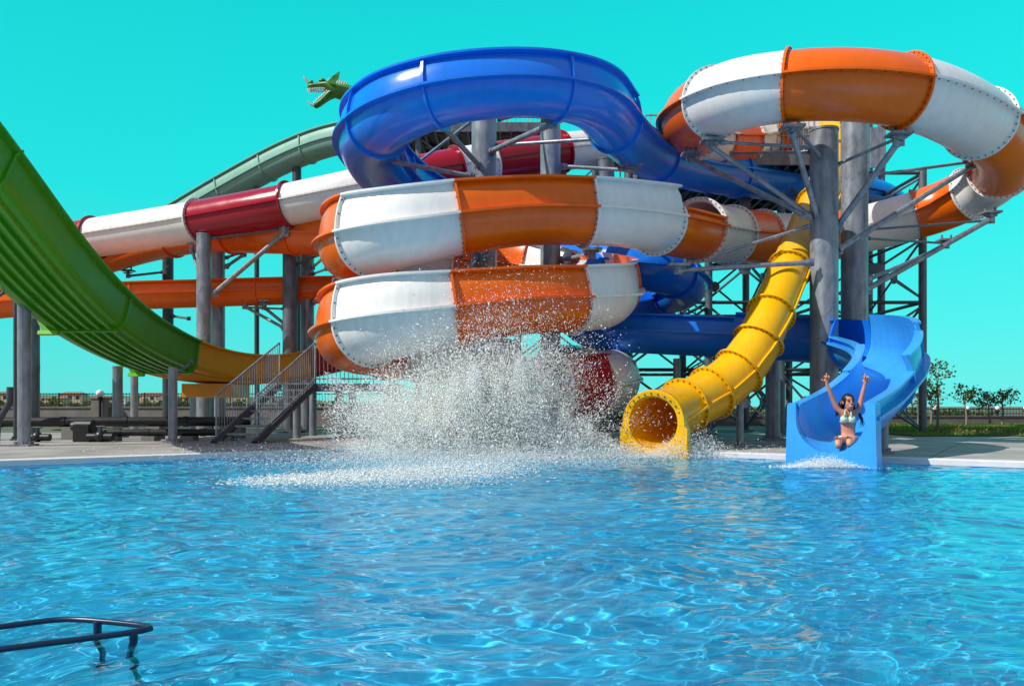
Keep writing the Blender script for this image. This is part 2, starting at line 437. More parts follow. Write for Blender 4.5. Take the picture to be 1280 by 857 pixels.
# pool basin (tiled floor and walls)
def tile_mat(name, c1, c2, grout, sc):
    m = bpy.data.materials.new(name); m.use_nodes = True
    nt = m.node_tree; N = nt.nodes; L = nt.links; b = N['Principled BSDF']
    tc = N.new('ShaderNodeTexCoord')
    br = N.new('ShaderNodeTexBrick'); br.offset = 0.0; br.inputs['Scale'].default_value = sc
    br.inputs['Color1'].default_value = (*c1, 1); br.inputs['Color2'].default_value = (*c2, 1); br.inputs['Mortar'].default_value = (*grout, 1)
    br.inputs['Mortar Size'].default_value = 0.012; br.inputs['Brick Width'].default_value = 0.5; br.inputs['Row Height'].default_value = 0.5
    L.new(tc.outputs['Object'], br.inputs['Vector']); L.new(br.outputs['Color'], b.inputs['Base Color'])
    b.inputs['Roughness'].default_value = 0.5
    return m
xs = np.linspace(-40, 40, 321)
mb = MB()
FLOORZ = -0.5
for i in range(len(xs) - 1):
    x0, x1 = xs[i], xs[i + 1]; y0, y1 = edge_s(x0), edge_s(x1); yb = -4.0
    if max(y0, y1) <= yb: continue
    mb.add([(x0, yb, FLOORZ), (x1, yb, FLOORZ), (x1, max(y1, yb) + 0.01, FLOORZ), (x0, max(y0, yb) + 0.01, FLOORZ)], [(0, 1, 2, 3)])
    mb.add([(x0, y0, FLOORZ), (x1, y1, FLOORZ), (x1, y1, DECK - 0.06), (x0, y0, DECK - 0.06)], [(0, 1, 2, 3)])
pf = mb.build('pool_floor', tile_mat('pool_tiles', (0.055, 0.62, 0.99), (0.05, 0.59, 0.985), (0.09, 0.67, 0.99), 6.0), smooth=False); pf['kind'] = 'structure'
pf.cycles.is_caustics_receiver = True

# deck: paving with a white coping along the pool
def deck_mat():
    m = bpy.data.materials.new('deck_paving'); m.use_nodes = True
    nt = m.node_tree; N = nt.nodes; L = nt.links; b = N['Principled BSDF']
    tc = N.new('ShaderNodeTexCoord'); mp = N.new('ShaderNodeMapping'); mp.inputs['Rotation'].default_value = (0, 0, R(33))
    L.new(tc.outputs['Object'], mp.inputs['Vector'])
    br = N.new('ShaderNodeTexBrick'); br.offset = 0.0; br.inputs['Scale'].default_value = 1.0
    br.inputs['Brick Width'].default_value = 1.3; br.inputs['Row Height'].default_value = 1.3; br.inputs['Mortar Size'].default_value = 0.012
    br.inputs['Color1'].default_value = (0.40, 0.375, 0.355, 1); br.inputs['Color2'].default_value = (0.36, 0.34, 0.325, 1); br.inputs['Mortar'].default_value = (0.10, 0.095, 0.09, 1)
    L.new(mp.outputs['Vector'], br.inputs['Vector'])
    nz = N.new('ShaderNodeTexNoise'); nz.inputs['Scale'].default_value = 0.9; nz.inputs['Detail'].default_value = 8; L.new(mp.outputs['Vector'], nz.inputs['Vector'])
    rp = N.new('ShaderNodeValToRGB'); rp.color_ramp.elements[0].position = 0.3; rp.color_ramp.elements[0].color = (0.62, 0.60, 0.58, 1); rp.color_ramp.elements[1].position = 0.65; rp.color_ramp.elements[1].color = (1, 1, 1, 1)
    L.new(nz.outputs['Fac'], rp.inputs['Fac'])
    mu = N.new('ShaderNodeMix'); mu.data_type = 'RGBA'; mu.blend_type = 'MULTIPLY'; mu.inputs['Factor'].default_value = 1
    L.new(br.outputs['Color'], mu.inputs['A']); L.new(rp.outputs['Color'], mu.inputs['B']); L.new(mu.outputs['Result'], b.inputs['Base Color'])
    b.inputs['Roughness'].default_value = 0.7
    return m
mb = MB(); mc = MB()
for i in range(len(xs) - 1):
    x0, x1 = xs[i], xs[i + 1]; y0, y1 = float(edge_s(x0)), float(edge_s(x1))
    mb.add([(x0, y0 + 0.30, DECK), (x1, y1 + 0.30, DECK), (x1, 24.0, DECK), (x0, 24.0, DECK)], [(0, 1, 2, 3)])
    t = DECK + 0.012
    mc.add([(x0, y0 - 0.05, DECK - 0.075), (x1, y1 - 0.05, DECK - 0.075), (x1, y1 - 0.05, t - 0.01), (x0, y0 - 0.05, t - 0.01), (x0, y0 - 0.035, t), (x1, y1 - 0.035, t),
            (x1, y1 + 0.30, t), (x0, y0 + 0.30, t), (x0, y0 + 0.301, DECK - 0.02), (x1, y1 + 0.301, DECK - 0.02)],
           [(0, 1, 2, 3), (3, 2, 5, 4), (4, 5, 6, 7), (7, 6, 9, 8)])
deck = mb.build('pool_deck', deck_mat(), smooth=False); deck['kind'] = 'structure'
cop = mc.build('pool_coping', M['coping'], smooth=False); cop['kind'] = 'structure'

# terrain to the horizon with low hills on the left
def build_ground():
    ys = np.concatenate([np.linspace(23.9, 60, 30), np.geomspace(64, 6000, 40)])
    us = np.linspace(-1, 1, 121); mb = MB()
    vs = []
    for y in ys:
        for u in us:
            x = u * (y * 1.3 + 40)
            z = 0.05
            if y > 60:
                bx = x / y
                hill = max(0, min(1, (y - 520) / 420)) * max(0, min(1, (-bx - 0.05) / 0.35)) * (14 + 6 * noise.noise((x / 160, y / 200, 0)))
                hill *= max(0.0, 1 - max(0, y - 900) / 1500)
                z += hill + (noise.noise((x / 60, y / 60, 3)) * 0.5)
            vs.append((x, y, z))
    n = len(us)
    fs = [(j * n + i, j * n + i + 1, (j + 1) * n + i + 1, (j + 1) * n + i) for j in range(len(ys) - 1) for i in range(n - 1)]
    mb.add(vs, fs)
    m = mat('dry_ground', (0.15, 0.135, 0.10), 0.95, 0, 0.4, 0.05, 0, col2=(0.07, 0.085, 0.045))
    o = mb.build('ground', m, angle=80); o['kind'] = 'structure'
build_ground()

# lawn on the right behind the deck
mb = MB(); mb.box((25.2, 27.4, 0.085), (29.4, 13.0, 0.05))
lawn_soil = mb.build('lawn_soil', mat('lawn_soil', (0.07, 0.11, 0.025), 0.95, 0, 0.5, 1.5, 0.4, 30), smooth=False); lawn_soil['kind'] = 'structure'
def grass():
    r = np.random.default_rng(3); n = 42000
    x = r.uniform(10.6, 30.0, n); y = r.uniform(21.0, 33.8, n); h = r.uniform(0.04, 0.11, n); a = r.uniform(0, 2 * PI, n)
    wv = 0.012; lx = r.normal(0, 0.03, n); ly = r.normal(0, 0.03, n); z = np.full(n, 0.108)
    v = np.stack([np.stack([x - wv * np.cos(a), y - wv * np.sin(a), z], -1), np.stack([x + wv * np.cos(a), y + wv * np.sin(a), z], -1), np.stack([x + lx, y + ly, z + h], -1)], 1).reshape(-1, 3)
    me = bpy.data.meshes.new('grass'); me.from_pydata(v.tolist(), [], np.arange(3 * n).reshape(-1, 3).tolist())
    me.materials.append(mat('grass_blades', (0.22, 0.32, 0.04), 0.6, 0, 0.5, 0.6, trans=0.3, col2=(0.11, 0.19, 0.02)))
    o = bpy.data.objects.new('grass', me); C.objects.link(o)
    tag(o, 'short green lawn grass in front of the grey boundary wall', 'grass', kind='stuff')
grass()
# ------------------------------------------------------------------ slides
A = [(1040,172,22.5,.66),(985,170,22.5,.66),(925,180,22,.66),(872,174,20.5,.66),(856,148,18.0,.68),(905,120,16.0,.68),(985,107,15.2,.65),(1070,105,15.0,.65),
     (1150,116,15.3,.66),(1215,146,16.2,.68),(1262,182,18,.68),(1252,222,20,.66),(1188,256,21.3,.66),(1112,279,22,.64),(1040,296,22,.64),(985,298,21.5,.64),
     (925,296,20.0,.66),(878,290,18.6,.68),(830,278,16.9,.66),(780,270,15.9,.60),(735,268,15.5,.59),(655,266,15.2,.59),(570,276,14.9,.63),(500,289,14.8,.67),
     (452,299,15.4,.74),(436,312,17.2,.72),(466,322,19,.68),(540,328,20.5,.66),(630,332,21,.66),(710,340,20,.64),(764,356,18.2,.64),(762,372,16.3,.64),
     (715,376,15.5,.61),(650,377,15.1,.61),(570,388,14.9,.66),(500,397,14.8,.73),(448,408,15.4,.76),(432,422,17.2,.74),(476,436,19,.68),(560,448,20,.66),(640,460,20,.66)]
W_, O_ = 'white', 'orange'
secA = [(0,1.05,W_,'tube'),(1.05,1.45,O_,'tube'),(1.45,1.95,W_,'tube'),(1.95,2.7,O_,'tube'),(2.7,3.5,W_,'tube'),(3.5,4.75,O_,'tube',{'fc':W_}),(4.75,6.0,W_,'tube',{'fc':O_}),
        (6.0,7.75,O_,'tube'),(7.75,9.2,W_,'tube'),(9.2,10.75,O_,'tube',{'fc':W_}),(10.75,11.6,W_,'tube'),(11.6,12.55,O_,'tube'),(12.55,13.7,W_,'tube'),(13.7,14.65,O_,'tube'),
        (14.65,15.6,W_,'tube'),(15.6,16.3,O_,'tube',{'fc':W_}),(16.3,17.15,W_,'tube'),(17.15,18.2,O_,'open',{'fc':W_,'h':.3}),(18.2,20.0,W_,'open'),(20.0,22.0,O_,'open'),
        (22.0,23.75,W_,'open'),(23.75,25.8,O_,'open'),(25.8,27.1,W_,'open'),(27.1,28.5,O_,'open'),(28.5,29.6,W_,'open'),(29.6,30.4,O_,'open'),(30.4,32.0,W_,'open'),
        (32.0,34.05,O_,'open'),(34.05,35.75,W_,'open'),(35.75,38,O_,'open'),(38,40,W_,'open')]
slideA, pA = slide('spiral_slide', 'orange and white banded tube slide, looping high right then coiling twice behind the splash', 'water slide', A, secA, seam_bolts=True, fl_w=0.07, nb=34, ridge=0.13)

B = [(720,285,23,.60),(620,280,22.5,.60),(540,262,21.2,.60),(482,224,19.4,.62),(452,176,17.2,.64),(482,146,15.2,.60),(546,119,14.6,.54),(620,109,14.5,.52),
     (695,111,14.7,.52),(745,124,15.4,.54),(768,158,16.8,.55),(806,194,19.0,.56),(866,212,21,.57),(950,222,22.5,.58),(1040,235,24.5,.58),(1110,250,26,.58),
     (1130,275,28,.55),(1050,290,30,.55),(900,295,29,.55),(760,298,26.5,.55),(690,308,23,.55),(730,322,20.5,.55),(800,332,19.3,.56),(850,342,19.8,.56),
     (866,360,21.3,.52),(830,374,23,.48),(750,386,22.5,.46),(716,402,20.5,.46),(745,414,19.0,.48),(830,416,18.4,.49),(920,420,18.1,.49),(1000,424,17.7,.49),
     (1078,430,16.3,.49),(1116,440,14.6,.50),(1112,466,13.6,.50),(1078,502,12.6,.51),(1040,523,11.55,.52)]
b_, l_ = 'blue', 'blue'
secB = [(0,1.5,b_,'open'),(1.5,3,b_,'open'),(3,4.7,b_,'open'),(4.7,6.0,b_,'open'),(6.0,8.1,b_,'open'),(8.1,9.9,b_,'open'),(9.9,11.2,b_,'tube'),(11.2,12.6,b_,'tube'),(12.6,14,b_,'tube'),
        (14,15.6,b_,'tube'),(15.6,17.5,b_,'tube'),(17.5,19.5,b_,'tube'),(19.5,21.3,b_,'tube'),(21.3,23,b_,'tube'),(23,24.8,b_,'tube'),(24.8,26.5,b_,'open'),
        (26.5,28.4,b_,'open'),(28.4,30,l_,'open',{'hl':1.0,'hr':0.8}),(30,31.9,l_,'open'),(31.9,33.2,'lightblue','open',{'hl':1.25,'hr':.3}),(33.2,34.4,'lightblue','open',{'hl':.95,'hr':.5}),(34.4,36,'lightblue','open',{'hl':.42,'hr':.42,'fl':False})]
slideB, pB = slide('blue_slide', 'glossy blue slide with a high top loop, ending at the mouth where the woman sits', 'water slide', B, secB, fl_w=0.06, fl_t=0.05, nb=0, ridge=0.13)

# mouth of the blue slide: upright U-shaped end plate standing in the pool
def mouth_plate():
    c, T, Rt, U = pB.frame(36); r = pB.rad(36)
    T = Vector((T.x, T.y, 0)).normalized(); Rt = T.cross(Vector((0, 0, 1))).normalized(); U = Vector((0, 0, 1))
    top = r * 0.44; zb = -0.25 - c.z
    o = [(-r - 0.13, zb), (-r - 0.10, top - 0.03), (-r - 0.07, top)]
    i = [(-r + 0.03, top)] + [(math.cos(PI + PI * k / 20) * (r - 0.03), math.sin(PI + PI * k / 20) * (r - 0.03)) for k in range(21)] + [(r - 0.03, top)]
    o2 = [(r + 0.07, top), (r + 0.10, top - 0.03), (r + 0.13, zb)]
    prof = o + i + o2; n = len(prof); mb = MB()
    vs = [c + Rt * x + U * y + T * d for d in (-0.14, 0.10) for (x, y) in prof]
    fs = [(j, (j + 1) % n, n + (j + 1) % n, n + j) for j in range(n)] + [tuple(range(n)), tuple(range(n, 2 * n))]
    mb.add(vs, fs); return mb.build('mouth_plate', M['lightblue'], slideB, 40)
mouth_plate()

Cc = [(-40,327,27,.62),(50,308,26.5,.62),(105,299,26,.62),(235,279,25,.62),(353,258,23.7,.62),(450,238,23.2,.62),(560,212,24,.62),(660,197,25.5,.62),(730,185,26.5,.60),(785,188,27.5,.60),(840,202,28,.60)]
secC = [(0,2.03,'red','tube',{'fc':'red'}),(2.03,3.14,'white','tube',{'fc':'white'}),(3.14,4.12,'red','tube',{'fc':'red'}),(4.12,5.2,'white','tube'),(5.2,6.1,'red','tube'),(6.1,6.5,'white','tube'),(6.5,7.6,'red','tube'),(7.6,8.35,'white','tube'),(8.35,10,'red','tube')]
slideC, pC = slide('red_white_slide', 'crimson and white tube slide running down to the left behind the green slide', 'water slide', Cc, secC, seam_bolts=True, ridge=0.06, fl_w=0.09, nb=28)

D = [(590,322,24,.5),(490,304,23.5,.55),(400,294,24.0,.58),(320,294,25.2,.56),(248,296,26.5,.5),(190,308,28.5,.48),(130,328,29.5,.45),(40,352,30,.45),(-60,372,29,.45),(-100,388,26.5,.45),(-40,384,24.5,.45),(20,377,24.5,.45),(155,369,25,.45),(270,366,26,.45),(400,362,26,.45),(520,360,27,.45)]
secD = [(0,1.5,O_,'open'),(1.5,2.35,O_,'open'),(2.35,3.4,O_,'open'),(3.4,4.5,O_,'open'),(4.5,6,O_,'open'),(6,7.5,O_,'open'),(7.5,9,O_,'open'),(9,10.3,O_,'open'),(10.3,11.5,O_,'open'),(11.5,12.1,O_,'open'),(12.1,13.4,O_,'open'),(13.4,14.5,O_,'open')]
slideD, pD = slide('orange_slide', 'plain orange open slide, bending high then crossing low behind the green slide', 'water slide', D, secD, fl_w=0.06, nb=0, wall=0.85)

Hh = [(300,290,28.5,.5),(345,279,28,.5),(400,281,27.5,.5),(480,285,27,.5)]
slideH, pH = slide('yellow_trough_slide', 'short stretch of yellow open slide above the orange one, left of the coil', 'water slide', Hh, [(0,1.5,'yellow','open'),(1.5,3,'yellow','open')], fl_w=0.05, nb=0, wall=0.8)

Ff = [(96,350,36,.52),(170,306,35,.52),(240,263,34,.52),(300,229,33,.52),(360,197,32,.52),(412,177,31,.52),(470,168,30,.52),(540,166,28,.52)]
secF = [(0,1.3,'teal','open'),(1.3,2.7,'teal','open'),(2.7,3.6,'teal','open'),(3.6,4.5,'teal','open'),(4.5,5.5,'teal','open'),(5.5,7,'teal','open')]
slideF, pF = slide('teal_slide', 'pale teal open slide climbing towards the dragon head behind the blue loop', 'water slide', Ff, secF, fl_w=0.05, nb=0, wall=1.0)

G = [(1050,120,21,.44),(1050,165,20.5,.44),(1040,215,19.8,.43),(1016,268,18.4,.42),(995,318,17.3,.41),(975,366,16.5,.42),(958,404,15.9,.43),(944,436,15.7,.45),(922,467,15.5,.46),(890,492,15.2,.47),(848,511,14.75,.48),(818,528,13.75,.48)]
y_ = 'yellow'
secG = [(0,1.6,y_,'tube'),(1.6,2.8,y_,'tube'),(2.8,4.4,y_,'tube'),(4.4,5.7,y_,'tube'),(5.7,6.7,y_,'tube'),(6.7,7.9,y_,'tube'),(7.9,9.0,y_,'tube'),(9.0,9.9,y_,'tube'),(9.9,11,y_,'tube')]
slideG, pG = slide('yellow_tube_slide', 'yellow bolted tube slide dropping steeply to a round mouth at the pool edge', 'water slide', G, secG, fl_w=0.07, nb=26, ridge=0.05)
def yellow_mouth():
    c, T, Rt, U = pG.frame(11); r = 0.47
    T = Vector((T.x, T.y, 0)).normalized(); Rt = T.cross(Vector((0, 0, 1))).normalized(); U = Vector((0, 0, 1))
    zb = -0.25 - c.z; n = 36; mb = MB()
    out = []
    for k in range(n):
        a = 2 * PI * k / n; x, y = math.cos(a), math.sin(a)
        if y < -0.12: 
            s = r + 0.10
            xx = max(-s - 0.05, min(s + 0.05, x / max(abs(x), abs(y)) * (s + 0.05))) if True else x
            yy = zb if abs(y) >= abs(x) * 0.75 else max(zb, y / max(abs(x), 1e-3) * (s + 0.1))
            if abs(y) >= abs(x) * 0.75: xx = max(-s - .05, min(s + .05, x / max(abs(y), 1e-3) * (s + .02)))
            out.append((xx, yy))
        else: out.append((x * (r + 0.10), y * (r + 0.10)))
    inn = [(math.cos(2 * PI * k / n) * (r - 0.02), math.sin(2 * PI * k / n) * (r - 0.02)) for k in range(n)]
    vs = []
    for d in (-0.07, 0.07):
        vs += [c + Rt * x + U * y + T * d for (x, y) in out]; vs += [c + Rt * x + U * y + T * d for (x, y) in inn]
    fs = []
    for j in range(n):
        k = (j + 1) % n
        fs += [(j, k, n + k, n + j), (2 * n + j, 2 * n + k, 3 * n + k, 3 * n + j), (j, k, 2 * n + k, 2 * n + j), (n + j, n + k, 3 * n + k, 3 * n + j)]
    mb.add(vs, fs); return mb.build('mouth_plate', M['yellow'], slideG, 40)
yellow_mouth()

Rr = [(690,462,22,.7),(752,466,20.6,.7),(768,474,18.7,.7),(748,480,17.3,.7),(700,486,16.7,.7),(640,494,16.4,.62),(585,503,16.2,.55)]
secR = [(0,1.2,'red','tube'),(1.2,3.25,'white','tube'),(3.25,4.1,'red','open',{'h':0.95,'fc':W_}),(4.1,6,'red','open',{'h':0.0,'fl':False})]
slideR, pR = slide('red_white_exit_chute', 'low crimson and white chute ending behind the splash, left of the yellow mouth', 'water slide', Rr, secR, fl_w=0.09, nb=26, seam_bolts=True)

# green to yellow to red half-pipe: wide ribbed chute
EP = [Vector(p) for p in [(-9.0,10.9,5.25),(-9.0,11.4,5.02),(-9.0,12.0,4.74),(-9.0,12.6,4.46),(-9.0,15.0,3.15),(-8.98,16.6,2.52),(-8.9,18.0,2.10),(-8.75,19.9,1.76),(-8.45,21.6,1.6),(-7.8,22.9,1.56),(-6.9,23.7,1.62),(-5.9,24.2,1.82),(-4.8,24.5,2.15),(-3.6,24.6,2.5),(-2.4,24.6,2.9)]]
def prof_half(wd=0.84, hw=0.74, th=0.04, nr=6):
    o = [(-wd - 0.16, hw), (-wd - 0.16, hw - 0.04), (-wd - 0.05, hw - 0.06), (-wd - 0.02, 0.16)]
    for k in range(1, 6): a = PI + (PI / 2) * k / 6; o.append((-wd + 0.14 + math.cos(a) * 0.16, 0.16 + math.sin(a) * 0.16))
    x0, x1 = -wd + 0.16, wd - 0.16; st = (x1 - x0) / nr
    for k in range(nr):
        xa = x0 + k * st
        o += [(xa, 0), (xa + st * 0.55, 0), (xa + st * 0.62, -0.075), (xa + st * 0.92, -0.075)]
    o.append((x1, 0))
    for k in range(1, 6): a = 1.5 * PI + (PI / 2) * k / 6; o.append((wd - 0.14 + math.cos(a) * 0.16, 0.16 + math.sin(a) * 0.16))
    o += [(wd + 0.02, 0.16), (wd + 0.05, hw - 0.06), (wd + 0.16, hw - 0.04), (wd + 0.16, hw)]
    i = [(wd - 0.01, hw), (wd - th, 0.2)] + [(wd - 0.2 + math.cos(a) * 0.16, 0.2 + math.sin(a) * 0.16) for a in (-0.5, -1.0)] + [(wd - 0.2, th)]
    i += [(-x, y) for (x, y) in i[::-1]]
    return o, i, False
def prof_lip(wd=0.84, hw=0.74):
    o = [(-wd - .22, hw + .01), (-wd - .16, hw - .1), (-wd - .14, .15), (-wd + .02, -.10), (wd - .06, -.10), (wd + .07, .10), (wd + .09, hw - .1), (wd + .18, hw + .01)]
    return o, [(wd + .02, hw + .01), (wd - .02, .18), (wd - .16, .02), (-wd + .16, .02), (-wd + .02, .18), (-wd - .02, hw + .01)], False
pE = Path(EP, 1.0)
slideE = thing('half_pipe_slide', 'wide ribbed half-pipe slide, green above and amber below, sweeping down from the upper left', 'water slide', pE.pos(0))
for (t0, t1, col, lip) in ((0,2.9,'green','green'),(2.9,5.08,'green','green'),(5.08,7.05,'green','green'),(7.05,9.1,'amber','amber'),(9.1,10.7,'amber','amber'),(10.7,12,'red','amber'),(12,14,'red','red')):
    mb = MB(); sweep(mb, pE, t0 + 0.002, t1 - 0.002, lambda t: prof_half(), 24)
    mb.build('slide_section', M[col], slideE, 40)
    mb = MB(); sweep(mb, pE, t1 - 0.018, t1 + 0.018, lambda t: prof_lip(), 1)
    mb.build('flange', M[lip], slideE, 30)
    if lip == 'green':
        c, T, Rt, U = pE.frame(t1); mb = MB(); rm = Matrix((Rt, T, U)).transposed()
        mb.box(c - Rt * .70 - U * .12, (.42, .08, .08), rm); mb.build('joint_lip', M['lime'], slideE, 30)
mb = MB(); mb.box((-8.2, 22.2, 1.30), (1.4, 1.3, 0.36)); mb.build('base_box', M['amber'], slideE, 30)

# ------------------------------------------------------------------ columns with arms
def column(label, px, wpx, ytop, d, arms=(), m='galv', group='steel slide columns', zb=None, name='steel_column', plate=True):
    b = P(px, 508, d); b.z = DECK if zb is None else zb
    top = P(px, ytop, d); r = wpx / F * d / 2
    root = thing(name, label, 'column', b, group)
    mb = MB(); mb.tube([b, top], r, 28); 
    hz = (top - b).length
    if r > .12:                                   # spiral weld seam
        nh = int(hz * 8); mb.tube([b + Vector((math.cos(q * .5) * r, math.sin(q * .5) * r, hz * q / nh)) for q in range(nh + 1)], 0.009, 5)
        mb.tube([top - Vector((0, 0, .03)), top + Vector((0, 0, .012))], r * 1.05, 28)
    mb.build('post', M[m], root, 50)
    if plate:
        mb = MB(); mb.box(b + Vector((0, 0, 0.02)), (r * 3.2, r * 3.2, 0.04))
        for a in range(8): mb.tube([b + Vector((math.cos(a * PI / 4 + .39) * r * 1.3, math.sin(a * PI / 4 + .39) * r * 1.3, 0.0)), b + Vector((math.cos(a * PI / 4 + .39) * r * 1.3, math.sin(a * PI / 4 + .39) * r * 1.3, 0.09))], 0.018, 6)
        mb.build('base_plate', M[m], root, 30)
    for arm in arms:
        (p0, p1, wpx2) = arm[:3]; saddle = arm[3] if len(arm) > 3 else False
        q0 = P(*p0); q1 = P(*p1); rr = wpx2 / F * (p0[2] + p1[2]) / 4
        mb = MB(); mb.tube([q0, q1], rr, 12)
        dirv = (q1 - q0).normalized()
        for q, s in ((q0, 1), (q1, -1)):            # clevis plates and pin at each end
            mb.tube([q - dirv * s * 0.02, q + dirv * s * 0.10], rr * 1.35, 10)
            mb.box(q, (rr * 3.2, 0.03, rr * 3.2))
        if saddle:                                    # stub and saddle plate under the slide
            mb.tube([q1, q1 + Vector((0, 0, saddle))], rr * 1.2, 10); mb.box(q1 + Vector((0, 0, saddle)), (0.42, 0.34, 0.05)); mb.box(q1 + Vector((0, 0, saddle * 0.55)), (0.30, 0.10, 0.03))
            mb.tube([q1 + Vector((-.12, 0, saddle)), q1 + Vector((-.12, 0, saddle + .14))], 0.03, 8); mb.tube([q1 + Vector((.12, 0, saddle)), q1 + Vector((.12, 0, saddle + .14))], 0.03, 8)
        mb.build('brace_arm', M['galv' if wpx2 > 3 else 'galvd'], root, 40)
    return root
g = 'thick steel columns holding up the slides'
column('thick galvanised column just right of the yellow tube, its flat capped top below the orange tube', 1030, 34, 163, 16.6,
       [((1013,270,16.5),(889,183,16.6),6,.12),((1004,268,16.5),(864,198,18.0),6,.10),((1023,276,16.5),(990,166,15.3),7,.10),((1026,196,16.4),(994,160,15.4),5),((1012,184,16.6),(903,178,16.6),4),((1010,190,16.7),(915,192,18.3),4),
        ((1013,328,16.3),(848,338,16.2),6,.10),((1010,283,16.6),(906,315,16.8),4),((1047,283,16.6),(1124,176,15.4),8,.12),((1046,206,16.6),(1124,172,15.4),4),((1048,312,16.6),(1219,205,18.0),7,.12)], group=g)
column('thick galvanised column standing right behind the capped one, reaching up to the orange tube', 1068, 32, 150, 17.8,
       [((1054,224,17.8),(1216,202,18.2),4),((1083,362,17.9),(1238,274,19.8),7,.16),((1084,350,17.9),(1183,307,21.0),5,.14),((1085,287,17.9),(1232,276,19.8),3),((1085,298,17.9),(1180,304,21.0),3)], group=g)
column('thick galvanised column in the middle, rising through the coil under the blue loop', 605, 31, 135, 17.6,
       [((587,220,17.4),(449,194,17.2),6,.12),((598,206,17.4),(552,156,14.9),7,.10),((598,145,17.4),(520,205,20.5),4),((614,189,17.4),(690,155,15.1),7,.10),((617,182,17.6),(757,173,16.4),5,.10),((610,300,17.4),(575,322,20.0),5),((596,320,17.4),(580,345,15.4),5,.10)], group=g)
column('thick galvanised column right of the middle one, ending under the blue loop', 688, 25, 138, 18.6,
       [((704,208,18.6),(790,213,18.0),5,.10),((680,138,18.6),(624,150,17.9),3),((700,325,18.6),(740,318,17.5),6,.10),((697,350,18.6),(715,334,16.6),6)], group=g)
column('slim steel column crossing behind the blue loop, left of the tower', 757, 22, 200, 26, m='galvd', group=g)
column('thick steel column under the crimson tube, braced to the right with a long pale arm', 255, 18, 293, 24.4,
       [((268,366,24.4),(356,291,23.8),6,.25),((268,297,24.4),(352,286,23.9),3),((262,386,24.4),(240,312,25.0),4,.3)], group=g)
column('steel column close beside the long-armed one under the orange bend', 273, 16, 305, 26.2, [((283,333,26),(305,318,26),4,.14),((283,322,26),(300,316,26),3)], group=g)
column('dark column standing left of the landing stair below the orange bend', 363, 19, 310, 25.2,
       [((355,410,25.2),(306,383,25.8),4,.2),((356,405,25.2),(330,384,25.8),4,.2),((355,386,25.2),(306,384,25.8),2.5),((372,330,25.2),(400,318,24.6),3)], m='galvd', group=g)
column('lit column right beside the dark one left of the coil', 384, 17, 315, 26.0, [((391,378,26.0),(420,352,18.5),5),((391,334,26.0),(404,322,21),4),((392,342,26.0),(408,336,20),3)], group=g)
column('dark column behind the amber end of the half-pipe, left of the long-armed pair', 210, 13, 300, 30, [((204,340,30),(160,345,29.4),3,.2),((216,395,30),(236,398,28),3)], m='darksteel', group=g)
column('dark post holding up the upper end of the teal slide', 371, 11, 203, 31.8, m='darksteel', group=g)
column('dark post under the middle of the teal slide', 321, 6, 235, 32.6, m='darksteel', group=g)
column('slender column in front of the half-pipe at the far left, standing on the deck', 30, 15, 306, 15.9,
       [((26,330,15.9),(-30,300,14.2),5),((24,338,15.9),(-40,335,14.6),5),((22,352,15.9),(-40,400,14.4),4)], group='slim columns under the half-pipe')
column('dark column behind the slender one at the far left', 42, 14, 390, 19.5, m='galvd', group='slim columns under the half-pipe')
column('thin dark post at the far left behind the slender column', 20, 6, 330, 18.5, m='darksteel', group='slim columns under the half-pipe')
column('slim galvanised column where green meets amber, nearest the lamp globe', 147, 12, 458, 20.2, group='slim columns under the half-pipe')
column('thin column just right of the one nearest the lamp globe', 168, 9, 466, 23, group='slim columns under the half-pipe')
column('slim galvanised column standing on the deck below the green and amber joint', 216, 11, 459, 17.4, [((216,470,17.4),(240,452,18.2),3)], group='slim columns under the half-pipe')
column('stout grey column behind the amber base box', 248, 20, 480, 26, group='slim columns under the half-pipe')
column('stout pale column left of the stair foot', 275, 14, 440, 25, group='slim columns under the half-pipe')
column('straight column beside the yellow tube, in front of the tower', 966, 18, 440, 18.9, [((960,500,18.9),(935,470,19.2),4,.1)], group=g)
column('short post under the yellow tube near its lowest flange', 925, 9, 505, 15.4, [((925,520,15.4),(895,505,15.4),3)], group='short posts under the slides')
column('short post under the right bend of the blue slide above the deck', 1104, 12, 505, 13.4, group='short posts under the slides')
column('short dark post under the straight lower blue trough', 790, 11, 450, 18.2, group='short posts under the slides')
column('galvanised post under the lower blue trough, right of the dark one', 846, 9, 448, 18.6, group='short posts under the slides')
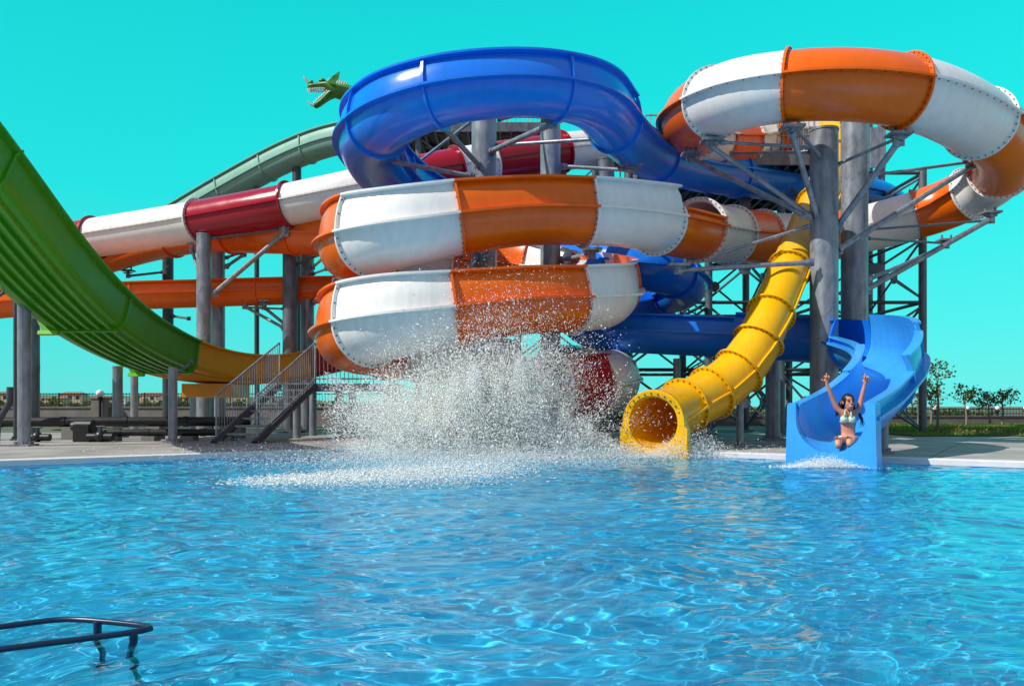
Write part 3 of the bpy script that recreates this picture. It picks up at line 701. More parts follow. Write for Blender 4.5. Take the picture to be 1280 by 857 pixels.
# ------------------------------------------------------------------ start tower (lattice)
def tower(name, label, xs, ys, levels, zt, brace_faces, deck_z=None, deck_x=None, deck_y=None):
    root = thing(name, label, 'tower', (xs[0], ys[0], DECK))
    for x in xs:
        for y in ys:
            mb = MB(); mb.tube([(x, y, DECK), (x, y, zt)], 0.11, 14); mb.box((x, y, DECK + .02), (.42, .42, .04)); mb.build('post', M['galvd'], root, 40)
    def brace(p, q, r=0.035):
        mb = MB(); mb.tube([p, q], r, 8); mb.build('brace', M['darksteel'], root, 40)
    def xb(a, b_, z0, z1):
        A0, A1, B0, B1 = Vector((*a, z0)), Vector((*a, z1)), Vector((*b_, z0)), Vector((*b_, z1))
        m_ = (A0 + B1) / 2; mb = MB()
        mb.tube([A0, m_ ], 0.035, 8); mb.tube([m_, B1], 0.035, 8); mb.tube([A1, m_], 0.035, 8); mb.tube([m_, B0], 0.035, 8)
        dv = (B0 - A0).normalized(); nn = dv.cross(Vector((0, 0, 1)))
        mb.tube([m_ - nn * 0.03, m_ + nn * 0.03], 0.17, 12)
        mb.build('cross_brace', M['galvd'], root, 40)
    for z0, z1 in zip(levels[:-1], levels[1:]):
        for f in brace_faces:
            xb(f[0], f[1], z0 + 0.1, z1 - 0.1)
    for z in levels[1:]:
        for y in ys:
            brace((xs[0], y, z), (xs[-1], y, z), 0.05)
        for x in xs: brace((x, ys[0], z), (x, ys[-1], z), 0.05)
    if deck_z:
        x0, x1 = deck_x; y0, y1 = deck_y
        mb = MB(); mb.box(((x0 + x1) / 2, (y0 + y1) / 2, deck_z), (x1 - x0, y1 - y0, 0.08)); 
        mb.build('platform_deck', M['darksteel'], root, 30)
        mb = MB(); n = int((x1 - x0) / 0.35)
        for k_ in range(n + 1): mb.box((x0 + (x1 - x0) * k_ / n, (y0 + y1) / 2, deck_z - 0.14), (0.07, y1 - y0 - 0.1, 0.19))
        mb.build('joists', M['galvd'], root, 30)
        for yy in (y0, y1):
            mb = MB(); mb.box(((x0 + x1) / 2, yy, deck_z - 0.1), (x1 - x0 + .1, 0.08, 0.3)); mb.build('edge_beam', M['galvd'], root, 30)
        mb = MB()
        for yy in (y0, y1):
            mb = MB()
            for zz in (0.55, 1.1): mb.tube([(x0, yy, deck_z + zz), (x1, yy, deck_z + zz)], 0.025, 8)
            n = int((x1 - x0) / 0.14)
            for k_ in range(n + 1): mb.tube([(x0 + (x1 - x0) * k_ / n, yy, deck_z), (x0 + (x1 - x0) * k_ / n, yy, deck_z + 1.1)], 0.012 if k_ % 8 else .025, 6)
            mb.build('railing', M['galv'], root, 40)
    return root, brace
xs1 = [3.3, 5.55, 7.6, 9.0, 11.6]; ys1 = [22.6, 26.0]
faces = []
for i in range(len(xs1) - 1):
    for y in ys1: faces.append(((xs1[i], y), (xs1[i + 1], y)))
for x in (3.3, 7.6, 11.6): faces.append(((x, 22.6), (x, 26.0)))
lev = [DECK, 1.9, 3.8, 5.7, 7.45]
T1, br1 = tower('lattice_tower', 'dark steel lattice tower with cross braces and a wide platform behind the yellow tube', xs1, ys1, lev, 7.6, faces, 7.62, (3.6, 9.3), (21.6, 26.6))
mb = MB()
for x in (11.6, 12.0):                      # the taller posts with a panel at the right end of the tower
    mb = MB(); mb.tube([(x, 26.0, DECK), (x, 26.0, 10.0)], 0.12, 14); mb.build('tall_post', M['galvd'], T1, 40)
mb = MB(); mb.box((11.8, 25.8, 9.2), (0.5, 0.06, 1.3)); mb.build('side_panel', M['galv'], T1, 30)
# zigzag stair inside the tower
for k_ in range(3):
    z0 = DECK + 1.9 * k_; mb = MB()
    xa, xb_ = (4.0, 7.2) if k_ % 2 == 0 else (7.2, 4.0)
    for j in range(11):
        u = j / 10; mb.box((xa + (xb_ - xa) * u, 24.9, z0 + 1.9 * u), (0.3, 1.0, 0.04))
    for yy in (24.4, 25.4):
        mb.tube([(xa, yy, z0 - .05), (xb_, yy, z0 + 1.85)], 0.07, 8); mb.tube([(xa, yy, z0 + 1.0), (xb_, yy, z0 + 2.9)], 0.025, 8)
        for j in range(0, 11): u = j / 10; mb.tube([(xa + (xb_ - xa) * u, yy, z0 + 1.9 * u), (xa + (xb_ - xa) * u, yy, z0 + 1.9 * u + 1.0)], 0.014, 6)
    mb.build('stair_flight', M['darksteel'], T1, 30)

xs2 = [-3.1, 0.2, 3.1]; ys2 = [26.6, 30.0]
faces2 = []
for i in range(2):
    for y in ys2: faces2.append(((xs2[i], y), (xs2[i + 1], y)))
T2, br2 = tower('rear_platform_tower', 'high steel platform with a slatted dark underside seen inside the blue loop', xs2, ys2, [DECK, 2.4, 4.8, 7.2, 9.9], 10.0, faces2, 10.1, (-3.6, 1.4), (26.2, 30.4))

# ------------------------------------------------------------------ landing stair
st = thing('metal_stair', 'open-tread metal stair with railings climbing from the deck to a landing beside the coil', 'stairs', (-5.9, 17.1, DECK))
n = 9; y0, y1 = 17.1, 19.6; z0, z1 = DECK + 0.02, 1.42; xl = lambda u: -6.32 + 0.62 * u; xr = lambda u: -5.45 + 0.62 * u
for k_ in range(n):
    u = k_ / (n - 1); mb = MB(); mb.box(((xl(u) + xr(u)) / 2, y0 + (y1 - y0) * u, z0 + (z1 - z0) * u), (0.85, 0.27, 0.045)); mb.build('tread', M['galv'], st, 30)
for f in (xl, xr):
    mb = MB(); a = Vector((f(0), y0 - .15, z0 - .02)); b_ = Vector((f(1), y1, z1 - .05)); 
    for dz in (0, ): mb.tube([a + Vector((0, 0, 0)), b_], 0.085, 6)
    mb.build('stringer', M['darksteel'], st, 30)
    mb = MB(); a = Vector((f(0), y0, z0 + 1.0)); b_ = Vector((f(1), y1, z1 + 1.0))
    mb.tube([(f(0), y0, z0), a, b_, (f(1), y1, z1 - .1)], 0.024, 8); mb.tube([(f(0), y0, z0 + .12), (f(1), y1, z1 + .12)], 0.016, 8)
    for j in range(1, 26): u = j / 26; mb.tube([(f(u), y0 + (y1 - y0) * u, z0 + (z1 - z0) * u), (f(u), y0 + (y1 - y0) * u, z0 + (z1 - z0) * u + 1.0)], 0.009, 6)
    mb.build('handrail', M['galv'], st, 40)
mb = MB(); mb.box((-4.2, 20.7, 1.40), (2.6, 1.9, 0.07)); mb.build('landing', M['galv'], st, 30)
mb = MB(); mb.box((-4.2, 19.74, 1.33), (2.6, 0.06, 0.2)); mb.build('landing_beam', M['galvd'], st, 30)
for x in (-5.35, -4.3, -3.1):
    for y in (19.9, 21.5):
        mb = MB(); mb.tube([(x, y, DECK), (x, y, 1.36)], 0.10, 12); mb.build('support_post', M['galv'], st, 40)
mb = MB()
for zz in (1.45 + 1.0, 1.55): mb.tube([(-4.85, 19.75, zz), (-2.9, 19.75, zz)], 0.022, 8)
for j in range(20): mb.tube([(-4.85 + j * 0.102, 19.75, 1.42), (-4.85 + j * 0.102, 19.75, 2.45)], 0.010 if j % 19 else .022, 6)
mb.build('landing_railing', M['galv'], st, 40)

# ------------------------------------------------------------------ pipework on the left
def pipe(label, pts, r, extra=True):
    root = thing('black_pipe', label, 'pipe', Vector(pts[0]), 'black water pipes behind the deck')
    mb = MB(); mb.tube(pts, r, 18); mb.build('pipe_run', M['blackpipe'], root, 40)
    a, b_ = Vector(pts[0]), Vector(pts[-1]); L = (b_ - a).length
    for u in np.arange(0.1, 1.0, 0.22):
        c = a.lerp(b_, float(u)); dv = (b_ - a).normalized(); mb = MB(); mb.tube([c - dv * .06, c + dv * .06], r * 1.13, 18); mb.build('coupling', M['blackpipe'], root, 40)
    for u in (0.05, 0.35, 0.65, 0.95):
        c = a.lerp(b_, float(u)); mb = MB(); mb.box((c.x, c.y, (c.z - r + DECK) / 2), (0.3, 0.35, max(0.06, c.z - r - DECK))); mb.build('saddle', M['concrete'], root, 30)
pipe('large black pipe raised along the deck in front of the grey wall', [(-12.6, 18.6, 0.50), (-6.4, 19.6, 0.50)], 0.115)
pipe('smaller black pipe lying low in front of the large one', [(-9.2, 18.1, 0.27), (-6.4, 18.4, 0.27)], 0.08)
vb = thing('pump_housing', 'squat dark pump housing between the black pipes at the left', 'pump', (-9.55, 17.9, DECK))
mb = MB(); mb.box((-9.55, 17.9, 0.27), (0.34, 0.4, 0.38)); mb.tube([(-9.73, 17.9, 0.42), (-9.37, 17.9, 0.42)], 0.15, 18); mb.build('casing', M['blackpipe'], vb, 40)
mb = MB(); mb.tube([(-9.74, 17.9, 0.42), (-9.83, 17.9, 0.42)], 0.11, 16); mb.build('end_cap', M['darksteel'], vb, 40)
for q, (x, y, rr, lb) in enumerate(((-10.5, 17.7, .10, 'low rounded black valve left of the pump housing'), (-9.1, 17.7, .11, 'low rounded black valve right of the pump housing'))):
    v = thing('pipe_valve', lb, 'valve', (x, y, DECK), 'valves beside the pump housing')
    mb = MB(); mb.tube([(x - .28, y, DECK + rr), (x + .28, y, DECK + rr)], [rr * .8, rr * .8], 16); mb.sphere((x, y, DECK + rr * 1.1), rr * 1.15); mb.build('body', M['blackpipe'], v, 40)
    mb = MB(); mb.tube([(x, y, DECK + rr * 2), (x, y, DECK + rr * 2 + .12)], 0.03, 8); mb.tube([(x - .1, y, DECK + rr * 2 + .12), (x + .1, y, DECK + rr * 2 + .12)], 0.02, 8); mb.build('valve_handle', M['darksteel'], v, 40)
v = thing('standpipe', 'bent dark standpipe with a cross valve at the far left edge of the deck', 'pipe', (-10.15, 15.9, DECK))
mb = MB(); mb.tube([(-10.25, 15.9, DECK), (-10.22, 15.9, .55), (-10.1, 15.9, .75), (-9.98, 15.9, .95), (-9.98, 15.9, 1.25)], 0.06, 12); mb.build('pipe_run', M['darksteel'], v, 40)
mb = MB(); mb.tube([(-11.2, 15.95, .66), (-10.2, 15.95, .70)], 0.14, 14); mb.build('elbow', M['darksteel'], v, 40)

# ------------------------------------------------------------------ boundary walls, fences, lamps
def wall(label, x0, x1, y, h, m, fence_h, extra):
    root = thing('boundary_wall', label, 'wall', ((x0 + x1) / 2, y, DECK))
    mb = MB(); mb.box(((x0 + x1) / 2, y, h / 2), (x1 - x0, 0.25, h)); mb.box(((x0 + x1) / 2, y, h + .03), (x1 - x0, .32, .06)); mb.build('masonry', M[m], root, 30)
    mb = MB(); n = int((x1 - x0) / 0.13)
    for k_ in range(n + 1):
        x = x0 + (x1 - x0) * k_ / n; big = k_ % 14 == 0
        mb.box((x, y, h + fence_h / 2 + .05), (0.05 if big else .014, .05 if big else .014, fence_h))
    for zz in (h + .14, h + fence_h): mb.box(((x0 + x1) / 2, y, zz), (x1 - x0, .035, .035))
    mb.build('iron_railing', M['iron'], root, 30, smooth=False)
    return root
wall('long grey concrete wall with thin iron railing behind the pipes at the left', -32, 0, 34, 0.80, 'concrete', 0.60, 0)
wall('dark grey wall with railing beyond the lawn at the right', 0.5, 34, 34.3, 0.42, 'wallgrey', 0.34, 0)
def lamp(x, y, zb, zt, r, label):
    root = thing('globe_lamp', label, 'lamp', (x, y, zb), 'white globe lamps along the boundary wall')
    mb = MB(); mb.sphere((x, y, zt + r), r, 20, 12); mb.build('globe', M['globe'], root, 60)
    mb = MB(); mb.tube([(x, y, zb), (x, y, zt)], .055, 10); mb.tube([(x, y, zt - .06), (x, y, zt + .02)], .1, 10); mb.build('lamp_post', M['globe'] if zb > .5 else M['iron'], root, 40)
lamp(P(125, 0, 33.6).x, 33.6, DECK, P(0, 496.5, 33.6).z, .165, 'white globe lamp in front of the long concrete wall at the left')
mb = MB(); cx = P(125, 0, 33.75).x
pl = thing('wall_pillar', 'short square concrete pillar behind the left globe lamp', 'pillar', (cx, 33.75, DECK)); mb.box((cx, 33.78, .62), (.7, .2, 1.16)); mb.build('shaft', M['concrete'], pl, 30); mb = MB(); mb.box((cx, 33.78, 1.23), (.8, .26, .07)); mb.build('cap', M['concrete'], pl, 30)
for px, lb in ((1161, 'white globe lamp beside the reddish twin-stem tree'), (1201, 'white globe lamp between the tall slim tree and the small tufted tree'), (1238, 'white globe lamp amid the broad reddish tree'), (1273, 'white globe lamp at the right frame edge'), (1082, 'white globe lamp seen past the slide mouth')):
    lamp(P(px, 0, 34.8).x, 34.3, 0.48, P(0, 513.0, 34.3).z, .10, lb)

# ------------------------------------------------------------------ far buildings and distant greenery
def building(px, d, wm, hm, col, label, zb, roof=True):
    c = P(px, 508, d); root = thing('hotel_block', label, 'building', (c.x, c.y, zb), 'far hotel buildings on the hillside')
    mb = MB(); mb.box((c.x, c.y, zb + hm / 2), (wm, wm * .6, hm)); mb.box((c.x - wm * .2, c.y - wm * .32, zb + hm * .4), (wm * .25, wm * .1, hm * .8)); mb.build('walls', M[col], root, 30)
    if roof:
        mb = MB(); x0, x1, ya, yb = c.x - wm / 2 - .4, c.x + wm / 2 + .4, c.y - wm * .3 - .4, c.y + wm * .3 + .4; z = zb + hm + .02
        mb.add([(x0, ya, z), (x1, ya, z), (x1, yb, z), (x0, yb, z), (x0 + wm * .2, c.y, z + wm * .1), (x1 - wm * .2, c.y, z + wm * .1)], [(0, 1, 2, 3), (0, 1, 5, 4), (1, 2, 5), (2, 3, 4, 5), (3, 0, 4)]); mb.build('roof', M['rooft'], root, 30)
    nf = max(2, int(hm / 3)); nw = max(3, int(wm / 3.2))
    for f in range(nf):
        for k_ in range(nw):
            x = c.x - wm / 2 + wm * (k_ + .5) / nw
            if abs(x - (c.x - wm * .2)) < wm * .14: continue
            mb = MB(); mb.box((x, c.y - wm * .3 - .03, zb + hm * (f + .5) / nf), (wm / nw * .5, .1, hm / nf * .5)); mb.build('window', M['glass'], root, 30)
for q, (px, d, wm, hm, col, zb, lb) in enumerate((
    (8, 260, 14, 7, 'cream', 0.2, 'cream hotel block at the far left frame edge behind the railing'),
    (55, 300, 13, 6, 'pinkcream', 0.4, 'pinkish hotel block between the far left columns and the lamp globe'),
    (92, 240, 11, 6.5, 'cream', 0.2, 'bright cream hotel block just left of the lamp globe'),
    (112, 330, 12, 6, 'pinkcream', 0.5, 'low pinkish block tucked against the lamp globe'),
    (150, 320, 9, 5, 'white', 0.4, 'small white block behind the slim column right of the lamp globe'),
    (190, 260, 13, 6.5, 'cream', 0.2, 'cream block between the two slim columns below the amber chute'),
    (228, 300, 10, 6, 'pinkcream', 0.3, 'pinkish block just left of the amber base box'),
    (300, 330, 12, 6, 'cream', 0.3, 'pale block glimpsed behind the stair foot'),
    (30, 250, 9, 5, 'white', 0.3, 'small white block second from the far left edge'), (72, 210, 8, 4, 'cream', 0.2, 'low cream block between the left columns and the lamp pillar'), (135, 230, 9, 5.5, 'cream', 0.3, 'cream block immediately right of the lamp globe'), (172, 330, 8, 5, 'pinkcream', 0.5, 'small pinkish block right of the slim column pair'), (208, 210, 7, 4, 'white', 0.2, 'tiny white block under the amber end of the chute'))):
    building(px, d * 1.6, wm, hm, col, lb, zb * 1.6, q % 3 != 1)

def leaf_cloud(centers, n, spread, size, r, flat=1.0):
    """many small leaf faces scattered in clumps"""
    v = []; f = []
    for _ in range(n):
        c, s = centers[r.integers(len(centers))]
        p = np.array(c) + r.normal(0, 1, 3) * np.array([s, s, s * flat]) * spread
        a = r.normal(0, 1, 3); a /= np.linalg.norm(a); b = np.cross(a, r.normal(0, 1, 3)); b /= np.linalg.norm(b)
        L_ = size * r.uniform(.6, 1.3); W2 = L_ * .32
        o = len(v); v += [tuple(p - a * L_ / 2), tuple(p + b * W2), tuple(p + a * L_ / 2), tuple(p - b * W2)]; f.append((o, o + 1, o + 2, o + 3))
    return v, f
def tree(px, d, ytop, ybase, label, mt, seed, stems=1, crown_frac=.55, spread_m=.5, n=420, slim=False):
    r = np.random.default_rng(seed); b = P(px, 508, d); b.z = .1; top = P(px, ytop, d); h = top.z - b.z
    root = thing('young_tree', label, 'tree', b, 'young trees on the lawn')
    cs = []; mb = MB()
    for s in range(stems):
        ox = (s - (stems - 1) / 2) * .5
        pts = [b + Vector((ox + r.normal(0, .012) * q, r.normal(0, .012) * q, h * u)) for q, u in enumerate((0, .2, .4, .6, .8, .97))]
        mb.tube(pts, [.05, .045, .035, .028, .018, .006], 8)
        nb_ = 9 if not slim else 13
        for k_ in range(nb_):
            u = 1 - crown_frac + crown_frac * (k_ + .3) / nb_; i = int(min(u * 5, 4)); base = pts[i].lerp(pts[i + 1], min(max(u * 5 - i, 0), 1))
            a = r.uniform(0, 2 * PI); ln = spread_m * r.uniform(.5, 1.15) * (1.2 - u * .6)
            tip = base + Vector((math.cos(a) * ln, math.sin(a) * ln, ln * r.uniform(.3, .9)))
            mb.tube([base, base.lerp(tip, .5) + Vector((0, 0, -.03)), tip], [.014, .010, .004], 6)
            cs += [(tuple(tip), .11), (tuple(base.lerp(tip, .65)), .09)]
    mb.build('trunk', M['bark'], root, 60)
    v, f = leaf_cloud(cs, int(n * .62), 1.0, .12, r, .8); mb = MB(); mb.add(v, f); mb.build('crown', M[mt], root, smooth=False)
tree(1156, 30.0, 489, 544, 'reddish twin-stemmed young tree nearest the blue slide', 'leaf_o', 1, 2, .5, .5, 520)
tree(1172, 28.5, 452, 544, 'tall slender young tree with sparse green leaves, highest on the lawn', 'leaf_g', 2, 1, .62, .55, 560, True)
tree(1208, 31, 487, 536, 'small tufted young tree leaning right between two globe lamps', 'leaf_g', 3, 1, .42, .62, 430)
tree(1237, 31.5, 494, 536, 'short reddish young tree left of the last one', 'leaf_o', 4, 1, .55, .45, 420)
tree(1253, 31, 489, 536, 'green and red young tree, rightmost on the lawn', 'leaf_o', 5, 1, .5, .6, 480)
def scrub(name, label, x0, x1, y0, y1, z0, h, n, size, mt, seed):
    r = np.random.default_rng(seed); cs = []
    for _ in range(160):
        x = r.uniform(x0, x1); cs.append(((x, r.uniform(y0, y1), z0 + h * r.uniform(.2, .8) * (.7 + .3 * math.sin(x * .7))), h * .22))
    v, f = leaf_cloud(cs, n, 1.0, size, r, .9); v = [(x, y, max(z, z0)) for x, y, z in v]; mb = MB(); mb.add(v, f)
    o = mb.build(name, M[mt], None, smooth=False); tag(o, label, 'shrubs', kind='stuff')
scrub('hedge_foliage', 'dark green scrub growing beyond the right-hand wall railing', 0, 38, 37, 41, .1, .62, 9000, .18, 'leaf_g', 21)
scrub('lawn_twigs', 'low scrubby plants dotted along the edge of the lawn', 11.5, 20, 21.2, 23.0, .1, .26, 800, .09, 'leaf_o', 22)
scrub('hillside_scrub', 'dark green shrubs in front of the far hotel buildings', -90, -20, 90, 130, .1, 1.6, 5000, .8, 'leaf_g', 23)
# ------------------------------------------------------------------ dragon head on the rear slide
def dragon():
    d0 = 29.0
    def D(zx, zy, dy=0.0):
        p = P(370 + zx / 14.29, 85 + zy / 14.29, d0); p.y += dy; return p
    root = thing('dragon_head', 'green dragon head with open toothed jaws above the teal slide', 'sculpture', D(760, 430))
    u = d0 / F / 14.29
    def loft(pts, hs, ws, n=16):
        mb = MB(); vs = []; m = len(pts)
        for i in range(m):
            T = (pts[min(i + 1, m - 1)] - pts[max(i - 1, 0)]).normalized(); V = Vector((0, 1, 0)); U = T.cross(V).normalized()
            for k_ in range(n):
                a = 2 * PI * k_ / n; vs.append(pts[i] + U * math.cos(a) * hs[i] * u + V * math.sin(a) * ws[i] * u)
        fs = [(i * n + k_, i * n + (k_ + 1) % n, (i + 1) * n + (k_ + 1) % n, (i + 1) * n + k_) for i in range(m - 1) for k_ in range(n)] + [tuple(range(n)), tuple((m - 1) * n + k_ for k_ in range(n))]
        mb.add(vs, fs); return mb
    sk = loft([D(212, 368), D(240, 345), (D(300, 335)), D(400, 325), D(470, 320), D(540, 325), D(610, 350), D(680, 400), D(780, 430), D(900, 430), D(1020, 450)], [18, 45, 52, 50, 60, 85, 105, 125, 130, 125, 120], [30, 80, 95, 100, 120, 150, 165, 160, 150, 140, 130])
    for s in (-1, 1):
        sk.sphere(D(285, 275, s * 45 * u), 38 * u, 12, 8); sk.sphere(D(490, 265, s * 95 * u), 48 * u, 12, 8, (1.3, .7, .8))
    sk.build('skull', M['dragon'], root, 60)
    loft([D(325, 700), D(350, 685), D(410, 645), D(480, 590), D(550, 530), D(620, 480), D(680, 440)], [18, 40, 46, 48, 55, 70, 80], [40, 75, 85, 90, 110, 130, 130]).build('lower_jaw', M['dragon'], root, 60)
    loft([D(350, 640), D(420, 590), D(490, 530), D(560, 460), D(600, 420)], [8, 14, 20, 30, 30], [40, 55, 65, 80, 80]).build('tongue', M['dragon_dark'], root, 60)
    mb = MB()
    for s in (-1, 1):
        for k_ in range(11):
            x = 225 + k_ * 31; b = D(x, 392 - 6 * math.sin(k_ / 10 * PI), s * (50 + 4 * k_) * u); ln = (62 if k_ < 2 else 34 + 8 * (k_ % 2)) * u
            mb.tube([b + Vector((0, 0, .01)), b - Vector((0, 0, ln))], [17 * u, 3 * u], 7)
        for k_ in range(9):
            t = k_ / 8; b = D(335 + 240 * t, 655 - 195 * t, s * (52 + 40 * t) * u); mb.tube([b, b + Vector((-.01, 0, 44 * u))], [15 * u, 3 * u], 7)
    mb.build('teeth', M['teeth'], root, 40)
    for s in (-1, 1):
        mb = MB(); A = [D(600, 320, s * 150 * u), D(700, 225, s * 190 * u), D(835, 160, s * 230 * u), D(800, 290, s * 200 * u), D(690, 375, s * 165 * u)]
        off = Vector((0.02, s * .05, 0)); mb.add(A + [a + off for a in A], [(0, 1, 2, 3, 4), (9, 8, 7, 6, 5)] + [(k_, (k_ + 1) % 5, 5 + (k_ + 1) % 5, 5 + k_) for k_ in range(5)]); mb.build('ear', M['dragon'], root, 20)
        mb = MB(); mb.sphere(D(515, 272, s * 128 * u), 22 * u, 10, 7); mb.build('eye', M['eye'], root, 60)
        mb = MB(); mb.tube([D(240, 290, s * 40 * u), D(200, 245, s * 48 * u), D(165, 200, s * 52 * u), D(150, 160, s * 50 * u)], [24 * u, 20 * u, 13 * u, 2 * u], 8); mb.build('nose_horn', M['horn'], root, 50)
    mb = MB(); mb.tube([D(340, 680), D(280, 660), D(225, 620), D(195, 570)], [26 * u, 20 * u, 12 * u, 2 * u], 8); mb.build('chin_horn', M['horn'], root, 50)
    mb = MB()
    for k_ in range(9):
        t = k_ / 8; b = D(565 + 330 * t, 245 + 50 * t); mb.tube([b - Vector((0, 0, .06)), b + Vector((.05, 0, (60 - 10 * t) * u))], [30 * u, 5 * u], 8)
    mb.build('crest', M['horn'], root, 40)
    mb = MB(); mb.tube([D(1000, 440), D(1010, 900)], 0.08, 10); mb.build('support', M['darksteel'], root)
dragon()

# ------------------------------------------------------------------ woman at the slide mouth
def person():
    d0 = 12.3
    def Q(px, py, dd=0.0): return P(px, py + 3.0, d0 + dd)
    pelvis = Q(1060, 546)
    root = thing('person', 'laughing woman in a mint bikini, both arms raised, sitting in the blue slide mouth', 'person', pelvis)
    v = []; e = []; rad = []
    def add(p, r, par=None):
        v.append(Vector(p)); rad.append(r); i = len(v) - 1
        if par is not None: e.append((par, i))
        return i
    pel = add(Q(1060, 545.5), (.150, .105))
    wai = add(Q(1060, 538), (.118, .085), pel)
    rib = add(Q(1060, 528), (.125, .092), wai)
    che = add(Q(1060, 519), (.135, .098), rib)
    uch = add(Q(1060.3, 513), (.115, .075), che)
    nek = add(Q(1060.5, 508), (.048, .048), uch)
    hed0 = add(Q(1060.8, 503.5, -.02), (.06, .06), nek)
    hands = []; 
    for pts in (((1050.5, 512.5, 0), (1046.5, 508, 0), (1040.8, 495, -.02), (1036.5, 484, -.04), (1033.6, 477.5, -.05)), ((1070.5, 512.5, 0), (1073.8, 508, 0), (1076.8, 495, -.02), (1079, 485, -.04), (1080.8, 478, -.05))):
        par = uch
        for q, (x, y, dd) in enumerate(pts):
            par = add(Q(x, y, dd), ((.058, .056), (.050, .050), (.038, .038), (.034, .032), (.022, .026))[q], par)
        hands.append(Q(*pts[-1]))
        x, y, dd = pts[-1]; sx_ = -1 if x < 1060 else 1
        par = add(Q(x + sx_ * .3, y - 2.6, dd), (.030, .020), par); par = add(Q(x + sx_ * .6, y - 4.8, dd), (.034, .016), par)
    feet = []
    for sgn, pts in ((-1, ((1053, 548.5, -.10), (1050.5, 548.3, -.34), (1048.8, 547.2, -.50), (1048.4, 551.5, -.70), (1047.6, 555.2, -.88))), (1, ((1067, 548, -.10), (1068, 547, -.32), (1066.5, 545.4, -.48), (1064.0, 550.0, -.66), (1061.6, 554, -.86)))):
        par = pel
        for q, (x, y, dd) in enumerate(pts):
            par = add(Q(x, y, dd), ((.088, .085), (.078, .075), (.058, .056), (.052, .048), (.036, .038))[q], par)
        x, y, dd = pts[-1]
        par = add(Q(x, y - 1.6, dd - .05), (.040, .030), par); par = add(Q(x - .4, y - 6.5, dd - .02), (.042, .026), par); par = add(Q(x - .6, y - 10.0, dd + .01), (.036, .018), par)
        feet.append((x, y, dd))
    me = bpy.data.meshes.new('body'); me.from_pydata([tuple(p) for p in v], e, [])
    o = bpy.data.objects.new('body_tmp', me); C.objects.link(o)
    md = o.modifiers.new('skin', 'SKIN'); md.use_smooth_shade = True; md.branch_smoothing = 0.6
    for i, sv in enumerate(me.skin_vertices[0].data): sv.radius = rad[i]; sv.use_root = (i == 0)
    ss = o.modifiers.new('sub', 'SUBSURF'); ss.levels = 2; ss.render_levels = 2
    dg = bpy.context.evaluated_depsgraph_get(); ev = o.evaluated_get(dg); em = ev.to_mesh()
    mb = MB(); mb.add([x.co.copy() for x in em.vertices], [tuple(p.vertices) for p in em.polygons]); ev.to_mesh_clear()
    bpy.data.objects.remove(o)
    # head: skull, jaw, nose, ears
    hc = Q(1060.8, 499.6, -.05)
    Rh = Matrix.Rotation(R(-8), 3, 'Y') @ Matrix.Rotation(R(8), 3, 'X')
    mb.sphere(hc + Vector((0, .015, .02)), .098, 22, 16, (.80, .98, 1.08), Rh)
    mb.sphere(hc + Vector((0, -.03, -.055)), .066, 18, 12, (.88, .92, 1.05), Rh)
    mb.tube([hc + Vector((0, -.085, .02)), hc + Vector((0, -.108, -.018)), hc + Vector((0, -.088, -.028))], [.010, .016, .010], 8)
    for s in (-1, 1):
        mb.sphere(hc + Vector((s * .082, .01, -.005)), .024, 10, 8, (.4, .8, 1.2)); mb.sphere(hc + Vector((s * .038, -.058, -.028)), .026, 12, 9, (1, .8, 1))
    # bust
    for s in (-1, 1): mb.sphere(Q(1060 + s * 4.9, 520.3, -.075), .058, 16, 10, (1, .75, 1.05))
    # fingers: index raised, thumb out, the other three curled
    for hnd, (pw, sgn) in enumerate(((hands[0], -1), (hands[1], 1))):
        pc = pw + Vector((sgn * .008, 0, .062)); up = Vector((sgn * .12, 0, 1)).normalized()
        mb.sphere(pc, .045, 14, 10, (.85, .5, 1.15))
        for k_ in range(4):
            bx = (k_ - 1.5) * .019 * sgn; b = pc + Vector((bx, 0, .035))
            if k_ == 1: mb.tube([b, b + up * .035, b + up * .062, b + up * .082], [.0115, .0105, .0095, .006], 8)
            else: mb.tube([b, b + up * .028, b + up * .036 + Vector((0, -.026, 0)), b + up * .012 + Vector((0, -.042, 0)), b + Vector((0, -.034, -.012))], [.0115, .011, .010, .0095, .007], 8)
        tb = pc + Vector((-sgn * -.034, -.005, -.012)); mb.tube([pc, tb, tb + Vector((sgn * .028, -.008, .018)), tb + Vector((sgn * .050, -.010, .030))], [.016, .0145, .0125, .008], 8)
    # toes
    for (x, y, dd) in feet:
        for k_ in range(5):
            b = Q(x - .6, y - 10.2, dd + .0) + Vector(((k_ - 2) * .017, 0, -.004 * abs(k_ - 1))); mb.tube([b, b + Vector((0, -.012, .018)), b + Vector((0, -.018, .034 - .004 * k_))], [.010, .010, .006], 7)
    mb.build('body', M['skin'], root, 180)
    # hair: cap plus long strands falling down her back and to one side
    mb = MB(); n = 26; vs = []
    mb.sphere(hc + Vector((.003, .030, .031)), .108, 26, 18, (.88, .97, 1.02), Rh)
    r = np.random.default_rng(5)
    for k_ in range(70):
        a = r.uniform(-.15 * PI, 1.15 * PI); st_ = hc + Vector((math.cos(a) * .082, .02 + abs(math.sin(a)) * .08, .05 - .02 * r.uniform()))
        side = 1 if math.cos(a) > 0 else -1; ln = r.uniform(.20, .40) if side > 0 else r.uniform(.14, .26)
        mid = st_ + Vector((side * .028 + r.normal(0, .01), .03, -ln * .4)); end = mid + Vector((side * .03 + r.normal(0, .018), .03, -ln * .6))
        mb.tube([st_, mid, end], [.016, .014, .004], 6)
